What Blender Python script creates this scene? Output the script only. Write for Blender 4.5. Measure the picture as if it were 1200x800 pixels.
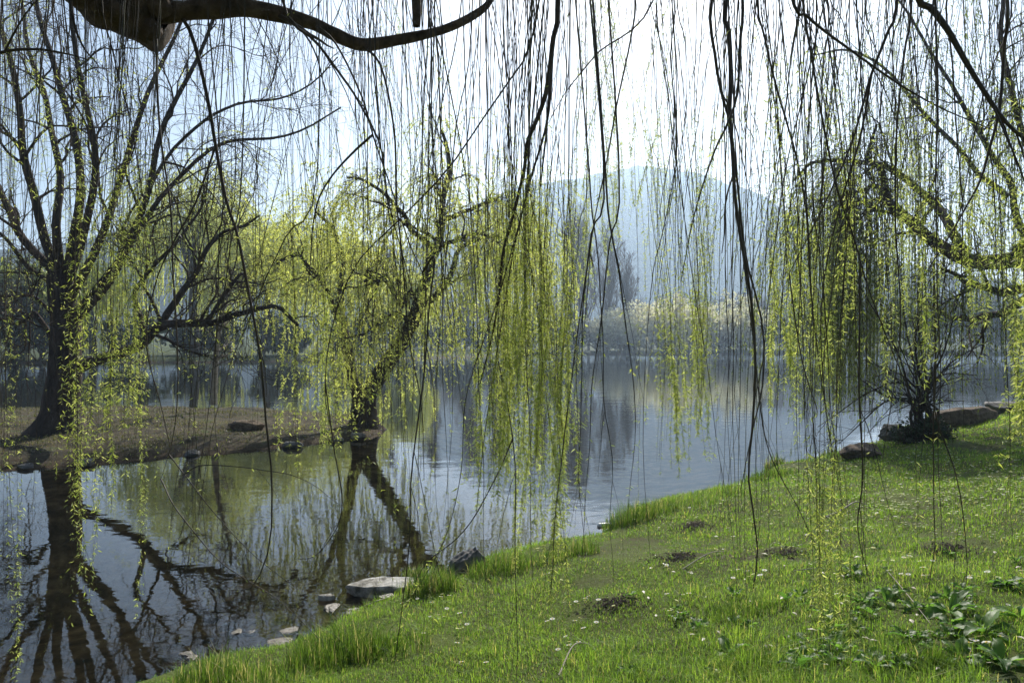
import bpy, math
import numpy as np
from mathutils import Vector

for o in list(bpy.data.objects):
    bpy.data.objects.remove(o)
scene = bpy.context.scene
COL = scene.collection
rng = np.random.default_rng(7)
F = 867.0
EYE = 2.6

# ------------------------------------------------------------------ camera
cd = bpy.data.cameras.new("camera")
cam = bpy.data.objects.new("camera", cd)
COL.objects.link(cam)
cam.location = (0, 0, EYE)
cam.rotation_euler = (math.radians(90), 0, 0)
cd.sensor_width = 36.0
cd.lens = 26.0
cd.clip_start = 0.05
cd.clip_end = 20000
scene.camera = cam

# ------------------------------------------------------------------ sky, sun, exposure
SUN_EL, SUN_AZ = math.radians(37), math.radians(11)
w = bpy.data.worlds.new("World")
scene.world = w
w.use_nodes = True
nt = w.node_tree
sky = nt.nodes.new("ShaderNodeTexSky")
sky.sky_type = 'NISHITA'
sky.sun_disc = False
sky.sun_elevation = SUN_EL
sky.sun_rotation = SUN_AZ
sky.air_density = 1.0
sky.dust_density = 1.7
sky.ozone_density = 2.0
bg = nt.nodes["Background"]
bg.inputs[1].default_value = 0.066
nt.links.new(sky.outputs[0], bg.inputs[0])

sd = bpy.data.lights.new("sun", 'SUN')
sd.energy = 5.0
sd.angle = math.radians(0.5)
sd.color = (1.0, 0.95, 0.86)
sun = bpy.data.objects.new("sun", sd)
COL.objects.link(sun)
sdir = Vector((math.sin(SUN_AZ) * math.cos(SUN_EL), math.cos(SUN_AZ) * math.cos(SUN_EL), math.sin(SUN_EL)))
sun.rotation_euler = sdir.to_track_quat('Z', 'Y').to_euler()
sun.location = (20, 60, 60)

vs = scene.view_settings
vs.view_transform = 'Standard'
vs.look = 'None'
vs.exposure = 0.6
vs.gamma = 1.0
vs.use_curve_mapping = False
scene.cycles.use_denoising = True
scene.cycles.max_bounces = 8
scene.cycles.transparent_max_bounces = 16
scene.cycles.transmission_bounces = 6
scene.cycles.volume_bounces = 1
scene.cycles.diffuse_bounces = 3
scene.cycles.glossy_bounces = 3
scene.cycles.sample_clamp_indirect = 6


def P(px, py, d):
    return np.array([(px - 600) / F * d, d, EYE - (py - 400) / F * d])


# ------------------------------------------------------------------ materials
def new_mat(name):
    m = bpy.data.materials.new(name)
    m.use_nodes = True
    n = m.node_tree
    n.nodes.clear()
    out = n.nodes.new("ShaderNodeOutputMaterial")
    return m, n, out


def ramp(n, stops):
    r = n.nodes.new("ShaderNodeValToRGB")
    e = r.color_ramp.elements
    while len(e) < len(stops):
        e.new(0.5)
    for i, (p, c) in enumerate(stops):
        e[i].position = p
        e[i].color = (*c, 1)
    return r


def noise(n, scale, detail=4, rough=0.6, coord='Object', stretch=None, dist=0.0):
    tc = n.nodes.new("ShaderNodeTexCoord")
    src = tc.outputs[coord]
    if stretch:
        mp = n.nodes.new("ShaderNodeMapping")
        mp.inputs['Scale'].default_value = stretch
        n.links.new(src, mp.inputs[0])
        src = mp.outputs[0]
    t = n.nodes.new("ShaderNodeTexNoise")
    t.inputs['Scale'].default_value = scale
    t.inputs['Detail'].default_value = detail
    t.inputs['Roughness'].default_value = rough
    t.inputs['Distortion'].default_value = dist
    n.links.new(src, t.inputs['Vector'])
    return t


def rough_mat(name, stops, scale, bump=0.5, bdist=0.02, rough=0.85, stretch=None, detail=6, spec=0.3, scale2=None):
    m, n, out = new_mat(name)
    b = n.nodes.new("ShaderNodeBsdfPrincipled")
    t = noise(n, scale, detail, 0.62, stretch=stretch, dist=0.3)
    r = ramp(n, stops)
    n.links.new(t.outputs[0], r.inputs[0])
    n.links.new(r.outputs[0], b.inputs['Base Color'])
    b.inputs['Roughness'].default_value = rough
    b.inputs['Specular IOR Level'].default_value = spec
    t2 = noise(n, scale2 or scale * 2.3, 8, 0.7, stretch=stretch)
    bp = n.nodes.new("ShaderNodeBump")
    bp.inputs['Strength'].default_value = bump
    bp.inputs['Distance'].default_value = bdist
    n.links.new(t2.outputs[0], bp.inputs['Height'])
    n.links.new(bp.outputs[0], b.inputs['Normal'])
    n.links.new(b.outputs[0], out.inputs[0])
    return m


def leaf_mat(name, stops, trans=0.5, gloss=0.25, tboost=1.3):
    """thin leaf: reflects, lets light through, a little sheen; colour varies per leaf by attribute v"""
    m, n, out = new_mat(name)
    a = n.nodes.new("ShaderNodeAttribute")
    a.attribute_name = 'v'
    r = ramp(n, stops)
    n.links.new(a.outputs['Fac'], r.inputs[0])
    b = n.nodes.new("ShaderNodeBsdfPrincipled")
    b.inputs['Roughness'].default_value = 0.5
    b.inputs['Specular IOR Level'].default_value = gloss
    n.links.new(r.outputs[0], b.inputs['Base Color'])
    tr = n.nodes.new("ShaderNodeBsdfTranslucent")
    mul = n.nodes.new("ShaderNodeVectorMath")
    mul.operation = 'MULTIPLY'
    mul.inputs[1].default_value = (tboost * 1.05, tboost * 1.1, tboost * 0.6)
    n.links.new(r.outputs[0], mul.inputs[0])
    n.links.new(mul.outputs[0], tr.inputs[0])
    mx = n.nodes.new("ShaderNodeMixShader")
    mx.inputs[0].default_value = trans
    n.links.new(b.outputs[0], mx.inputs[1])
    n.links.new(tr.outputs[0], mx.inputs[2])
    n.links.new(mx.outputs[0], out.inputs[0])
    return m


M = {}
M['limb_bark'] = rough_mat("limb_bark", [(0.3, (0.035, 0.024, 0.016)), (0.55, (0.13, 0.088, 0.058)), (0.75, (0.24, 0.17, 0.11))], 14, 1.0, 0.03, 0.9, (1.0, 1.0, 1.0))
M['twig_bark'] = rough_mat("twig_bark", [(0.3, (0.030, 0.020, 0.013)), (0.6, (0.075, 0.052, 0.028)), (0.8, (0.13, 0.10, 0.045))], 9, 0.4, 0.003, 0.6, spec=0.4)
M['tree_bark'] = rough_mat("tree_bark", [(0.3, (0.022, 0.016, 0.012)), (0.6, (0.075, 0.055, 0.042)), (0.8, (0.12, 0.095, 0.075))], 5, 1.0, 0.06, 0.95, (1, 1, 0.35))
M['grey_bark'] = rough_mat("grey_bark", [(0.3, (0.09, 0.07, 0.062)), (0.7, (0.21, 0.165, 0.145))], 3, 0.3, 0.05, 0.9)
M['pale_bark'] = rough_mat("pale_bark", [(0.3, (0.22, 0.19, 0.15)), (0.7, (0.45, 0.40, 0.33))], 8, 0.3, 0.01, 0.9)
M['willow_leaf'] = leaf_mat("willow_leaf", [(0.0, (0.17, 0.23, 0.06)), (0.5, (0.38, 0.42, 0.12)), (1.0, (0.64, 0.64, 0.32))], 0.52, 0.5, 1.4)
M['young_bark'] = rough_mat("young_bark", [(0.3, (0.05, 0.038, 0.016)), (0.6, (0.12, 0.10, 0.035)), (0.8, (0.20, 0.18, 0.06))], 9, 0.3, 0.002, 0.5, spec=0.5)
M['far_willow_leaf'] = leaf_mat("far_willow_leaf", [(0.0, (0.30, 0.32, 0.11)), (0.5, (0.46, 0.47, 0.19)), (1.0, (0.60, 0.58, 0.30))], 0.66, 0.1, 1.6)
M['dim_willow_leaf'] = leaf_mat("dim_willow_leaf", [(0.0, (0.10, 0.13, 0.05)), (0.6, (0.18, 0.22, 0.08)), (1.0, (0.30, 0.33, 0.12))], 0.5, 0.1)
M['ever_leaf'] = leaf_mat("ever_leaf", [(0.0, (0.03, 0.045, 0.028)), (1.0, (0.07, 0.09, 0.05))], 0.2, 0.1)
M['blossom'] = leaf_mat("blossom", [(0.0, (0.62, 0.56, 0.56)), (1.0, (0.88, 0.85, 0.85))], 0.5, 0.1, 1.0)
M['grass'] = leaf_mat("grass_blade", [(0.0, (0.08, 0.15, 0.026)), (0.45, (0.19, 0.31, 0.045)), (0.85, (0.35, 0.44, 0.09)), (1.0, (0.46, 0.41, 0.18))], 0.55, 0.25, 1.4)
M['tall_grass'] = leaf_mat("tall_grass_blade", [(0.0, (0.06, 0.11, 0.022)), (0.6, (0.13, 0.22, 0.035)), (0.9, (0.24, 0.31, 0.06)), (1.0, (0.46, 0.40, 0.22))], 0.45, 0.3, 1.2)
M['dry_grass'] = leaf_mat("dry_grass_blade", [(0.0, (0.05, 0.08, 0.02)), (0.5, (0.14, 0.14, 0.055)), (1.0, (0.36, 0.31, 0.18))], 0.35, 0.1, 1.0)
M['dock'] = leaf_mat("dock_leaf", [(0.0, (0.05, 0.11, 0.025)), (1.0, (0.12, 0.22, 0.045))], 0.5, 0.28, 1.9)
M['dead_leaf'] = leaf_mat("dead_leaf", [(0.0, (0.30, 0.24, 0.17)), (1.0, (0.62, 0.56, 0.46))], 0.2, 0.3, 1.0)
M['petal'] = leaf_mat("petal", [(0.0, (0.82, 0.82, 0.80)), (1.0, (0.88, 0.88, 0.87))], 0.45, 0.1, 1.0)
M['yellow'] = leaf_mat("flower_eye", [(0.0, (0.7, 0.45, 0.03)), (1.0, (0.8, 0.55, 0.05))], 0.1, 0.1)
M['stone'] = rough_mat("pale_stone", [(0.35, (0.10, 0.095, 0.07)), (0.47, (0.30, 0.28, 0.24)), (0.62, (0.56, 0.54, 0.49))], 7, 1.0, 0.05, 0.8, scale2=18)
M['wet_stone'] = rough_mat("wet_stone", [(0.3, (0.035, 0.026, 0.014)), (0.7, (0.13, 0.095, 0.05))], 6, 0.8, 0.03, 0.35, spec=0.6)
M['dark_stone'] = rough_mat("dark_stone", [(0.3, (0.07, 0.065, 0.06)), (0.7, (0.19, 0.18, 0.16))], 7, 0.8, 0.03, 0.8)
M['soil'] = rough_mat("soil", [(0.3, (0.08, 0.058, 0.04)), (0.55, (0.21, 0.155, 0.11)), (0.75, (0.36, 0.28, 0.2))], 9, 1.0, 0.05, 0.95, scale2=30)
M['white_plastic'] = rough_mat("scuffed_white", [(0.35, (0.45, 0.43, 0.38)), (0.5, (0.8, 0.8, 0.78))], 12, 0.2, 0.01, 0.4)


def ground_mat(name, stops, low, zlo, zhi, scale=1.2):
    """ground cover whose bottom strip near the waterline is wet mud (a real band that follows the height)"""
    m, n, out = new_mat(name)
    b = n.nodes.new("ShaderNodeBsdfPrincipled")
    b.inputs['Roughness'].default_value = 0.95
    b.inputs['Specular IOR Level'].default_value = 0.15
    t = noise(n, scale, 10, 0.72)
    r = ramp(n, stops)
    n.links.new(t.outputs[0], r.inputs[0])
    g = n.nodes.new("ShaderNodeNewGeometry")
    s = n.nodes.new("ShaderNodeSeparateXYZ")
    n.links.new(g.outputs['Position'], s.inputs[0])
    t3 = noise(n, 3.0, 5)
    ad = n.nodes.new("ShaderNodeMath"); ad.operation = 'MULTIPLY_ADD'
    ad.inputs[1].default_value = 0.25; 
    n.links.new(t3.outputs[0], ad.inputs[0]); n.links.new(s.outputs[2], ad.inputs[2])
    mr = n.nodes.new("ShaderNodeMapRange")
    mr.inputs[1].default_value = zlo + 0.12
    mr.inputs[2].default_value = zhi + 0.12
    n.links.new(ad.outputs[0], mr.inputs[0])
    mx = n.nodes.new("ShaderNodeMix"); mx.data_type = 'RGBA'
    n.links.new(mr.outputs[0], mx.inputs[0])
    t4 = noise(n, 8, 8, 0.7)
    r2 = ramp(n, low)
    n.links.new(t4.outputs[0], r2.inputs[0])
    n.links.new(r2.outputs[0], mx.inputs[6]); n.links.new(r.outputs[0], mx.inputs[7])
    n.links.new(mx.outputs[2], b.inputs['Base Color'])
    t2 = noise(n, 22, 8, 0.75)
    bp = n.nodes.new("ShaderNodeBump"); bp.inputs['Strength'].default_value = 1.0; bp.inputs['Distance'].default_value = 0.06
    n.links.new(t2.outputs[0], bp.inputs['Height']); n.links.new(bp.outputs[0], b.inputs['Normal'])
    n.links.new(b.outputs[0], out.inputs[0])
    return m


MUD = [(0.3, (0.030, 0.021, 0.012)), (0.55, (0.075, 0.052, 0.030)), (0.75, (0.15, 0.11, 0.065))]
M['bank'] = ground_mat("bank_turf", [(0.30, (0.10, 0.075, 0.045)), (0.42, (0.09, 0.10, 0.03)), (0.6, (0.13, 0.17, 0.035)), (0.75, (0.18, 0.19, 0.06))], MUD, 0.02, 0.10)
M['peninsula'] = ground_mat("peninsula_soil", [(0.36, (0.025, 0.026, 0.014)), (0.46, (0.05, 0.043, 0.026)), (0.55, (0.11, 0.088, 0.056)), (0.63, (0.06, 0.085, 0.025))], MUD, 0.03, 0.16, 1.9)
M['far_land'] = ground_mat("far_meadow", [(0.3, (0.03, 0.035, 0.02)), (0.55, (0.05, 0.07, 0.02)), (0.7, (0.12, 0.15, 0.04))], MUD, 0.05, 0.3, 0.05)
M['lake_bed'] = rough_mat("lake_bed", [(0.3, (0.07, 0.05, 0.028)), (0.5, (0.20, 0.14, 0.08)), (0.7, (0.42, 0.32, 0.19))], 3.2, 0.8, 0.05, 0.9)
M['hill'] = rough_mat("hill_woods", [(0.3, (0.045, 0.055, 0.04)), (0.5, (0.075, 0.085, 0.06)), (0.7, (0.12, 0.115, 0.085))], 0.035, 1.0, 14.0, 1.0, spec=0.0, scale2=0.06)


def water_mat():
    m, n, out = new_mat("lake_water")
    tc = n.nodes.new("ShaderNodeTexCoord")
    mp = n.nodes.new("ShaderNodeMapping"); mp.inputs['Scale'].default_value = (0.55, 1.0, 1.0)
    n.links.new(tc.outputs['Object'], mp.inputs[0])
    hs = []
    for sc, det in ((1.6, 3), (6.0, 2)):
        t = n.nodes.new("ShaderNodeTexNoise"); t.inputs['Scale'].default_value = sc; t.inputs['Detail'].default_value = det
        t.inputs['Distortion'].default_value = 0.4
        n.links.new(mp.outputs[0], t.inputs['Vector']); hs.append(t)
    big = n.nodes.new("ShaderNodeTexNoise"); big.inputs['Scale'].default_value = 0.12; big.inputs['Detail'].default_value = 3
    n.links.new(mp.outputs[0], big.inputs['Vector'])
    mr = n.nodes.new("ShaderNodeMapRange"); mr.inputs[1].default_value = 0.4; mr.inputs[2].default_value = 0.65
    mr.inputs[3].default_value = 0.2; mr.inputs[4].default_value = 1.0
    n.links.new(big.outputs[0], mr.inputs[0])
    a = n.nodes.new("ShaderNodeMath"); a.operation = 'MULTIPLY_ADD'; a.inputs[1].default_value = 0.2
    n.links.new(hs[1].outputs[0], a.inputs[0]); n.links.new(hs[0].outputs[0], a.inputs[2])
    mu = n.nodes.new("ShaderNodeMath"); mu.operation = 'MULTIPLY'
    n.links.new(a.outputs[0], mu.inputs[0]); n.links.new(mr.outputs[0], mu.inputs[1])
    bp = n.nodes.new("ShaderNodeBump"); bp.inputs['Strength'].default_value = 1.0; bp.inputs['Distance'].default_value = 0.009
    n.links.new(mu.outputs[0], bp.inputs['Height'])
    gl = n.nodes.new("ShaderNodeBsdfGlossy"); gl.inputs['Roughness'].default_value = 0.015
    gl.inputs['Color'].default_value = (0.95, 0.97, 1.0, 1)
    n.links.new(bp.outputs[0], gl.inputs['Normal'])
    tp = n.nodes.new("ShaderNodeBsdfTransparent"); tp.inputs[0].default_value = (0.80, 0.72, 0.54, 1)
    df = n.nodes.new("ShaderNodeBsdfDiffuse"); df.inputs[0].default_value = (0.010, 0.030, 0.028, 1)
    mxd = n.nodes.new("ShaderNodeMixShader"); mxd.inputs[0].default_value = 0.07
    n.links.new(tp.outputs[0], mxd.inputs[1]); n.links.new(df.outputs[0], mxd.inputs[2])
    fr = n.nodes.new("ShaderNodeFresnel"); fr.inputs[0].default_value = 1.33
    n.links.new(bp.outputs[0], fr.inputs['Normal'])
    mx = n.nodes.new("ShaderNodeMixShader")
    n.links.new(fr.outputs[0], mx.inputs[0]); n.links.new(mxd.outputs[0], mx.inputs[1]); n.links.new(gl.outputs[0], mx.inputs[2])
    n.links.new(mx.outputs[0], out.inputs[0])
    return m


M['water'] = water_mat()


# ------------------------------------------------------------------ mesh building
class MB:
    def __init__(s):
        s.v, s.t, s.q, s.tm, s.qm, s.a = [], [], [], [], [], []
        s.n = 0

    def add(s, v, tris=None, quads=None, mat=0, attr=0.5):
        v = np.asarray(v, dtype=np.float64).reshape(-1, 3)
        if tris is not None and len(tris):
            tr = np.asarray(tris).reshape(-1, 3) + s.n
            s.t.append(tr); s.tm.append(np.full(len(tr), mat))
        if quads is not None and len(quads):
            qd = np.asarray(quads).reshape(-1, 4) + s.n
            s.q.append(qd); s.qm.append(np.full(len(qd), mat))
        s.v.append(v)
        s.a.append(np.broadcast_to(np.asarray(attr, dtype=np.float64), (len(v),)))
        s.n += len(v)
        return s

    def tubes(s, pts, rad, k=5, mat=0, attr=0.5):
        """pts (m,n,3), rad (m,n)"""
        pts = np.asarray(pts, float)
        if pts.ndim == 2:
            pts = pts[None]; rad = np.asarray(rad)[None]
        m, n, _ = pts.shape
        if m == 0:
            return s
        rad = np.broadcast_to(rad, (m, n))
        tan = np.gradient(pts, axis=1)
        tan /= np.linalg.norm(tan, axis=2, keepdims=True) + 1e-9
        ref = np.zeros_like(tan); ref[..., 0] = 0.37; ref[..., 1] = 0.91; ref[..., 2] = 0.17
        steep = np.abs((tan * ref).sum(2)) > 0.93
        ref[steep] = (0.1, -0.2, 0.97)
        # one reference per tube keeps the rings from twisting
        bad = steep.any(axis=1)
        ref[bad] = (0.93, -0.2, 0.3)
        u = np.cross(tan, ref); u /= np.linalg.norm(u, axis=2, keepdims=True) + 1e-9
        w_ = np.cross(tan, u)
        th = np.arange(k) * 2 * math.pi / k
        ring = pts[:, :, None, :] + rad[:, :, None, None] * (u[:, :, None, :] * np.cos(th)[None, None, :, None] + w_[:, :, None, :] * np.sin(th)[None, None, :, None])
        base = (np.arange(m) * n * k)[:, None, None]
        i = np.arange(n - 1)[None, :, None] * k
        j = np.arange(k)[None, None, :]
        j2 = (j + 1) % k
        q = np.stack([base + i + j, base + i + j2, base + i + k + j2, base + i + k + j], axis=-1)
        s.add(ring, quads=q, mat=mat, attr=attr)
        return s

    def leaves(s, p, d, nrm, ln, wd, mat=1, attr=0.5, fold=0.25, curl=0.15):
        """lance leaves: p base, d unit direction, nrm rough normal"""
        m = len(p)
        if m == 0:
            return s
        side = np.cross(d, nrm); side /= np.linalg.norm(side, axis=1, keepdims=True) + 1e-9
        up = np.cross(side, d)
        ln = np.asarray(ln).reshape(-1, 1) * np.ones((m, 1)); wd = np.asarray(wd).reshape(-1, 1) * np.ones((m, 1))
        b = p
        mid = p + d * ln * 0.45 - up * wd * fold
        tip = p + d * ln - up * ln * curl
        L = p + d * ln * 0.42 + side * wd * 0.5 + up * wd * 0.1
        R = p + d * ln * 0.42 - side * wd * 0.5 + up * wd * 0.1
        v = np.stack([b, L, mid, R, tip], axis=1)
        o = (np.arange(m) * 5)[:, None, None]
        t = np.array([[0, 2, 1], [0, 3, 2], [1, 2, 4], [2, 3, 4]])[None] + o
        at = np.repeat(np.broadcast_to(np.asarray(attr), (m,)), 5)
        s.add(v, tris=t, mat=mat, attr=at)
        return s

    def cards(s, p, d, nrm, ln, wd, mat=1, attr=0.5):
        m = len(p)
        if m == 0:
            return s
        side = np.cross(d, nrm); side /= np.linalg.norm(side, axis=1, keepdims=True) + 1e-9
        ln = np.asarray(ln).reshape(-1, 1) * np.ones((m, 1)); wd = np.asarray(wd).reshape(-1, 1) * np.ones((m, 1))
        v = np.stack([p, p + d * ln * 0.5 + side * wd * 0.5, p + d * ln, p + d * ln * 0.5 - side * wd * 0.5], axis=1)
        q = np.arange(m * 4).reshape(m, 4)
        s.add(v, quads=q, mat=mat, attr=np.repeat(np.broadcast_to(np.asarray(attr), (m,)), 4))
        return s

    def mesh(s, name, mats, smooth=True):
        me = bpy.data.meshes.new(name)
        v = np.concatenate(s.v) if s.v else np.zeros((0, 3))
        t = np.concatenate(s.t) if s.t else np.zeros((0, 3), int)
        q = np.concatenate(s.q) if s.q else np.zeros((0, 4), int)
        mi = np.concatenate(([np.concatenate(s.tm)] if s.tm else []) + ([np.concatenate(s.qm)] if s.qm else [])) if (s.tm or s.qm) else np.zeros(0)
        me.vertices.add(len(v)); me.vertices.foreach_set("co", v.astype(np.float32).ravel())
        li = np.concatenate([t.ravel(), q.ravel()]).astype(np.int32)
        me.loops.add(len(li)); me.loops.foreach_set("vertex_index", li)
        nf = len(t) + len(q)
        me.polygons.add(nf)
        starts = np.concatenate([np.arange(len(t)) * 3, len(t) * 3 + np.arange(len(q)) * 4]).astype(np.int32)
        me.polygons.foreach_set("loop_start", starts)
        me.polygons.foreach_set("material_index", mi.astype(np.int32))
        me.polygons.foreach_set("use_smooth", np.full(nf, smooth))
        at = me.attributes.new("v", 'FLOAT', 'POINT')
        at.data.foreach_set("value", np.concatenate(s.a).astype(np.float32))
        for m in mats:
            me.materials.append(m)
        me.update(calc_edges=True)
        return me

    def obj(s, name, mats, parent=None, smooth=True, origin=None):
        if origin is not None:
            s.v = [a - np.asarray(origin) for a in s.v]
        me = s.mesh(name, mats, smooth)
        o = bpy.data.objects.new(name, me)
        COL.objects.link(o)
        if parent is not None:
            o.parent = parent
        if origin is not None:
            o.location = tuple(origin)
        return o


def tag(o, label=None, cat=None, group=None, kind=None):
    if label: o['label'] = label
    if cat: o['category'] = cat
    if group: o['group'] = group
    if kind: o['kind'] = kind
    return o


def thing(name, loc, label, cat, group=None):
    o = bpy.data.objects.new(name, None)
    COL.objects.link(o)
    o.location = tuple(loc)
    return tag(o, label, cat, group)


def child(mb, name, mats, root, smooth=True):
    """a part given in world coordinates, hung under an unrotated root"""
    loc = np.array(root.location)
    mb.v = [a - loc for a in mb.v]
    return mb.obj(name, mats, root, smooth)


def catmull(pts, n):
    pts = np.asarray(pts, float)
    p = np.vstack([2 * pts[0] - pts[1], pts, 2 * pts[-1] - pts[-2]])
    seg = len(pts) - 1
    t = np.linspace(0, seg - 1e-6, n)
    i = t.astype(int); f = (t - i)[:, None]
    p0, p1, p2, p3 = p[i], p[i + 1], p[i + 2], p[i + 3]
    return 0.5 * ((2 * p1) + (-p0 + p2) * f + (2 * p0 - 5 * p1 + 4 * p2 - p3) * f ** 2 + (-p0 + 3 * p1 - 3 * p2 + p3) * f ** 3)


def wob(m, n, amp, waves=3, r=rng):
    """smooth sideways wobble (m,n,3)"""
    t = np.linspace(0, 1, n)[None, :, None]
    o = np.zeros((m, n, 3))
    for k in range(1, waves + 1):
        ph = r.uniform(0, 6.28, (m, 1, 3)); a = r.normal(0, 1, (m, 1, 3)) / k ** 1.1
        o += a * (np.sin(t * 6.28 * k * 0.7 + ph) - np.sin(ph))
    return o * amp


def unit(a):
    return a / (np.linalg.norm(a, axis=-1, keepdims=True) + 1e-9)


# ------------------------------------------------------------------ terrain
def U(px, py, z=0.0):
    d = F * (EYE - z) / (py - 400)
    return [(px - 600) / F * d, d]


NEAR_EDGE = [U(*p) for p in [(215, 800), (340, 768), (400, 735), (455, 712), (480, 690), (540, 668), (600, 652), (690, 636), (735, 603), (790, 590), (850, 577), (900, 553), (950, 541), (1010, 527), (1040, 508), (1090, 494), (1135, 484), (1200, 474)]]
NEAR_POLY = np.array([[-60, -30], [-30, -6], [-12, 0.5], [-6.5, 2.8], [-4.0, 4.2]] + NEAR_EDGE + [[32, 44], [60, 70], [110, 110], [300, 120], [300, -300], [-60, -300]])
PEN_POLY = np.array([[-45, 12], [-18, 13.2]] + [U(*p) for p in [(0, 552), (60, 548), (140, 541), (200, 536), (300, 527), (380, 520), (430, 514), (442, 505), (438, 496)]] + [[-5.2, 25.6], [-9, 28.2], [-14, 29], [-20, 28], [-45, 29]])
FAR_POLY = np.array([[-1500, 60], [-150, 70], [-80, 84], [-40, 92], [-24, 100], [-8, 122], [4, 148], [40, 156], [80, 150], [130, 135], [300, 150], [1500, 150], [1500, 4000], [-1500, 4000]])


def sdf(poly, x, y):
    """positive inside"""
    d = np.full(x.shape, 1e9); ins = np.zeros(x.shape, bool)
    n = len(poly)
    for i in range(n):
        x1, y1 = poly[i]; x2, y2 = poly[(i + 1) % n]
        dx, dy = x2 - x1, y2 - y1
        t = np.clip(((x - x1) * dx + (y - y1) * dy) / (dx * dx + dy * dy), 0, 1)
        d = np.minimum(d, (x - x1 - t * dx) ** 2 + (y - y1 - t * dy) ** 2)
        c = ((y1 > y) != (y2 > y)) & (x < (x2 - x1) * (y - y1) / (y2 - y1 + 1e-12) + x1)
        ins ^= c
    return np.where(ins, 1, -1) * np.sqrt(d)


_ns = np.random.default_rng(3)
_W = [(_ns.normal(0, 1, 2), _ns.uniform(0, 6.28)) for _ in range(60)]


def nz(x, y, f, k0=0, k=12):
    o = np.zeros(np.shape(x))
    for (d, ph) in _W[k0:k0 + k]:
        o = o + np.sin((x * d[0] + y * d[1]) * f + ph)
    return o / math.sqrt(k)


MOUNDS = []   # (x, y, r, h) low earth mounds


def ground_z(x, y):
    x = np.asarray(x, float); y = np.asarray(y, float)
    wx = nz(x, y, 1.1, 0) * 0.09 + nz(x, y, 4.0, 12) * 0.03
    a = sdf(NEAR_POLY, x, y) + wx
    b = sdf(PEN_POLY, x, y) + wx * 2
    c = sdf(FAR_POLY, x, y) + nz(x, y, 0.15, 24) * 1.2
    za = 0.16 * (1 - np.exp(-np.maximum(a, 0) * 5)) + 0.155 * np.maximum(a, 0)
    za = np.where(za > 1.1, 1.1 + (za - 1.1) * 0.35, za)
    za = np.minimum(za, 1.9 + 0.01 * a)
    za = za + np.clip(a, 0, 1) * (nz(x, y, 0.8, 36) * 0.03 + nz(x, y, 3.0, 48) * 0.012)
    zb = 0.09 * (1 - np.exp(-np.maximum(b, 0) * 3)) + 0.12 * (1 - np.exp(-np.maximum(b, 0) * 0.5)) + np.clip(b, 0, 1) * (nz(x, y, 1.3, 36) * 0.035 + nz(x, y, 5.0, 48) * 0.02)
    zc = 0.5 * (1 - np.exp(-np.maximum(c, 0))) + 0.02 * np.maximum(c, 0)
    zc = np.minimum(zc, 6 + 0.003 * np.maximum(c, 0))
    s = np.maximum(np.maximum(a, b), c)
    bed = -0.10 * np.minimum(-s, 2.6) - 0.45 * np.maximum(np.minimum(-s - 2.6, 5), 0) + nz(x, y, 2.2, 24) * 0.02 * np.clip(-s * 2, 0, 1)
    z = np.where(a > 0, za, np.where(b > 0, zb, np.where(c > 0, zc, bed)))
    for (mx, my, mr, mh) in MOUNDS:
        z = z + mh * np.exp(-((x - mx) ** 2 + (y - my) ** 2) / mr ** 2)
    return z, a, b, c


def gz(x, y):
    return float(ground_z(np.array([x]), np.array([y]))[0][0])


def PG(px, py):
    """where the line of sight through this spot of the photo meets the ground"""
    d = np.arange(2.0, 60, 0.03)
    x = (px - 600) / F * d; zr = EYE - (py - 400) / F * d
    z = ground_z(x, d)[0]
    k = np.argmax(zr <= z + .002)
    if k == 0: raise ValueError((px, py))
    return np.array([x[k], d[k], z[k]])


def build_terrain():
    r = np.concatenate([[0.0], np.geomspace(0.6, 60, 420), np.geomspace(61, 1690, 100)])
    th = np.concatenate([np.linspace(math.radians(-50), math.radians(50), 560), np.linspace(math.radians(50), math.radians(310), 130)[1:]])
    nt_ = len(th) - 1
    R, T = np.meshgrid(r, th[:-1], indexing='ij')
    X, Y = R * np.sin(T), R * np.cos(T)
    Z, A, B, C = ground_z(X, Y)
    nr = len(r)
    i = np.arange(nr - 1)[:, None]; j = np.arange(nt_)[None, :]
    q = np.stack([i * nt_ + j, i * nt_ + (j + 1) % nt_, (i + 1) * nt_ + (j + 1) % nt_, (i + 1) * nt_ + j], -1).reshape(-1, 4)
    q = q[:, ::-1]
    Vv = np.stack([X, Y, Z], -1).reshape(-1, 3)
    reg = np.where(A > -0.15, 0, np.where(B > -0.15, 1, np.where(C > -0.5, 2, 3))).reshape(-1)
    fr = reg[q].min(axis=1)
    for k, (name, mat) in enumerate([('grass_bank', 'bank'), ('peninsula_ground', 'peninsula'), ('far_bank_ground', 'far_land'), ('lake_bed', 'lake_bed')]):
        qq = q[fr == k]
        u, inv = np.unique(qq, return_inverse=True)
        mb = MB().add(Vv[u], quads=inv.reshape(-1, 4))
        tag(mb.obj(name, [M[mat]]), kind='structure')


for (px, py, r_, h_) in [(722, 708, .22, .05), (795, 653, .25, .05), (925, 648, .28, .06), (1108, 645, .28, .06), (812, 617, .2, .04), (1060, 548, .4, .06), (505, 758, .3, .02)]:
    p_ = PG(px, py)
    MOUNDS.append((p_[0], p_[1], r_, h_))
build_terrain()

# water: one sheet
mb = MB()
mb.add([[-1500, -40, 0], [1500, -40, 0], [1500, 400, 0], [-1500, 400, 0]], quads=[[0, 1, 2, 3]])
tag(mb.obj('lake_water', [M['water']]), kind='structure')


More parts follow.
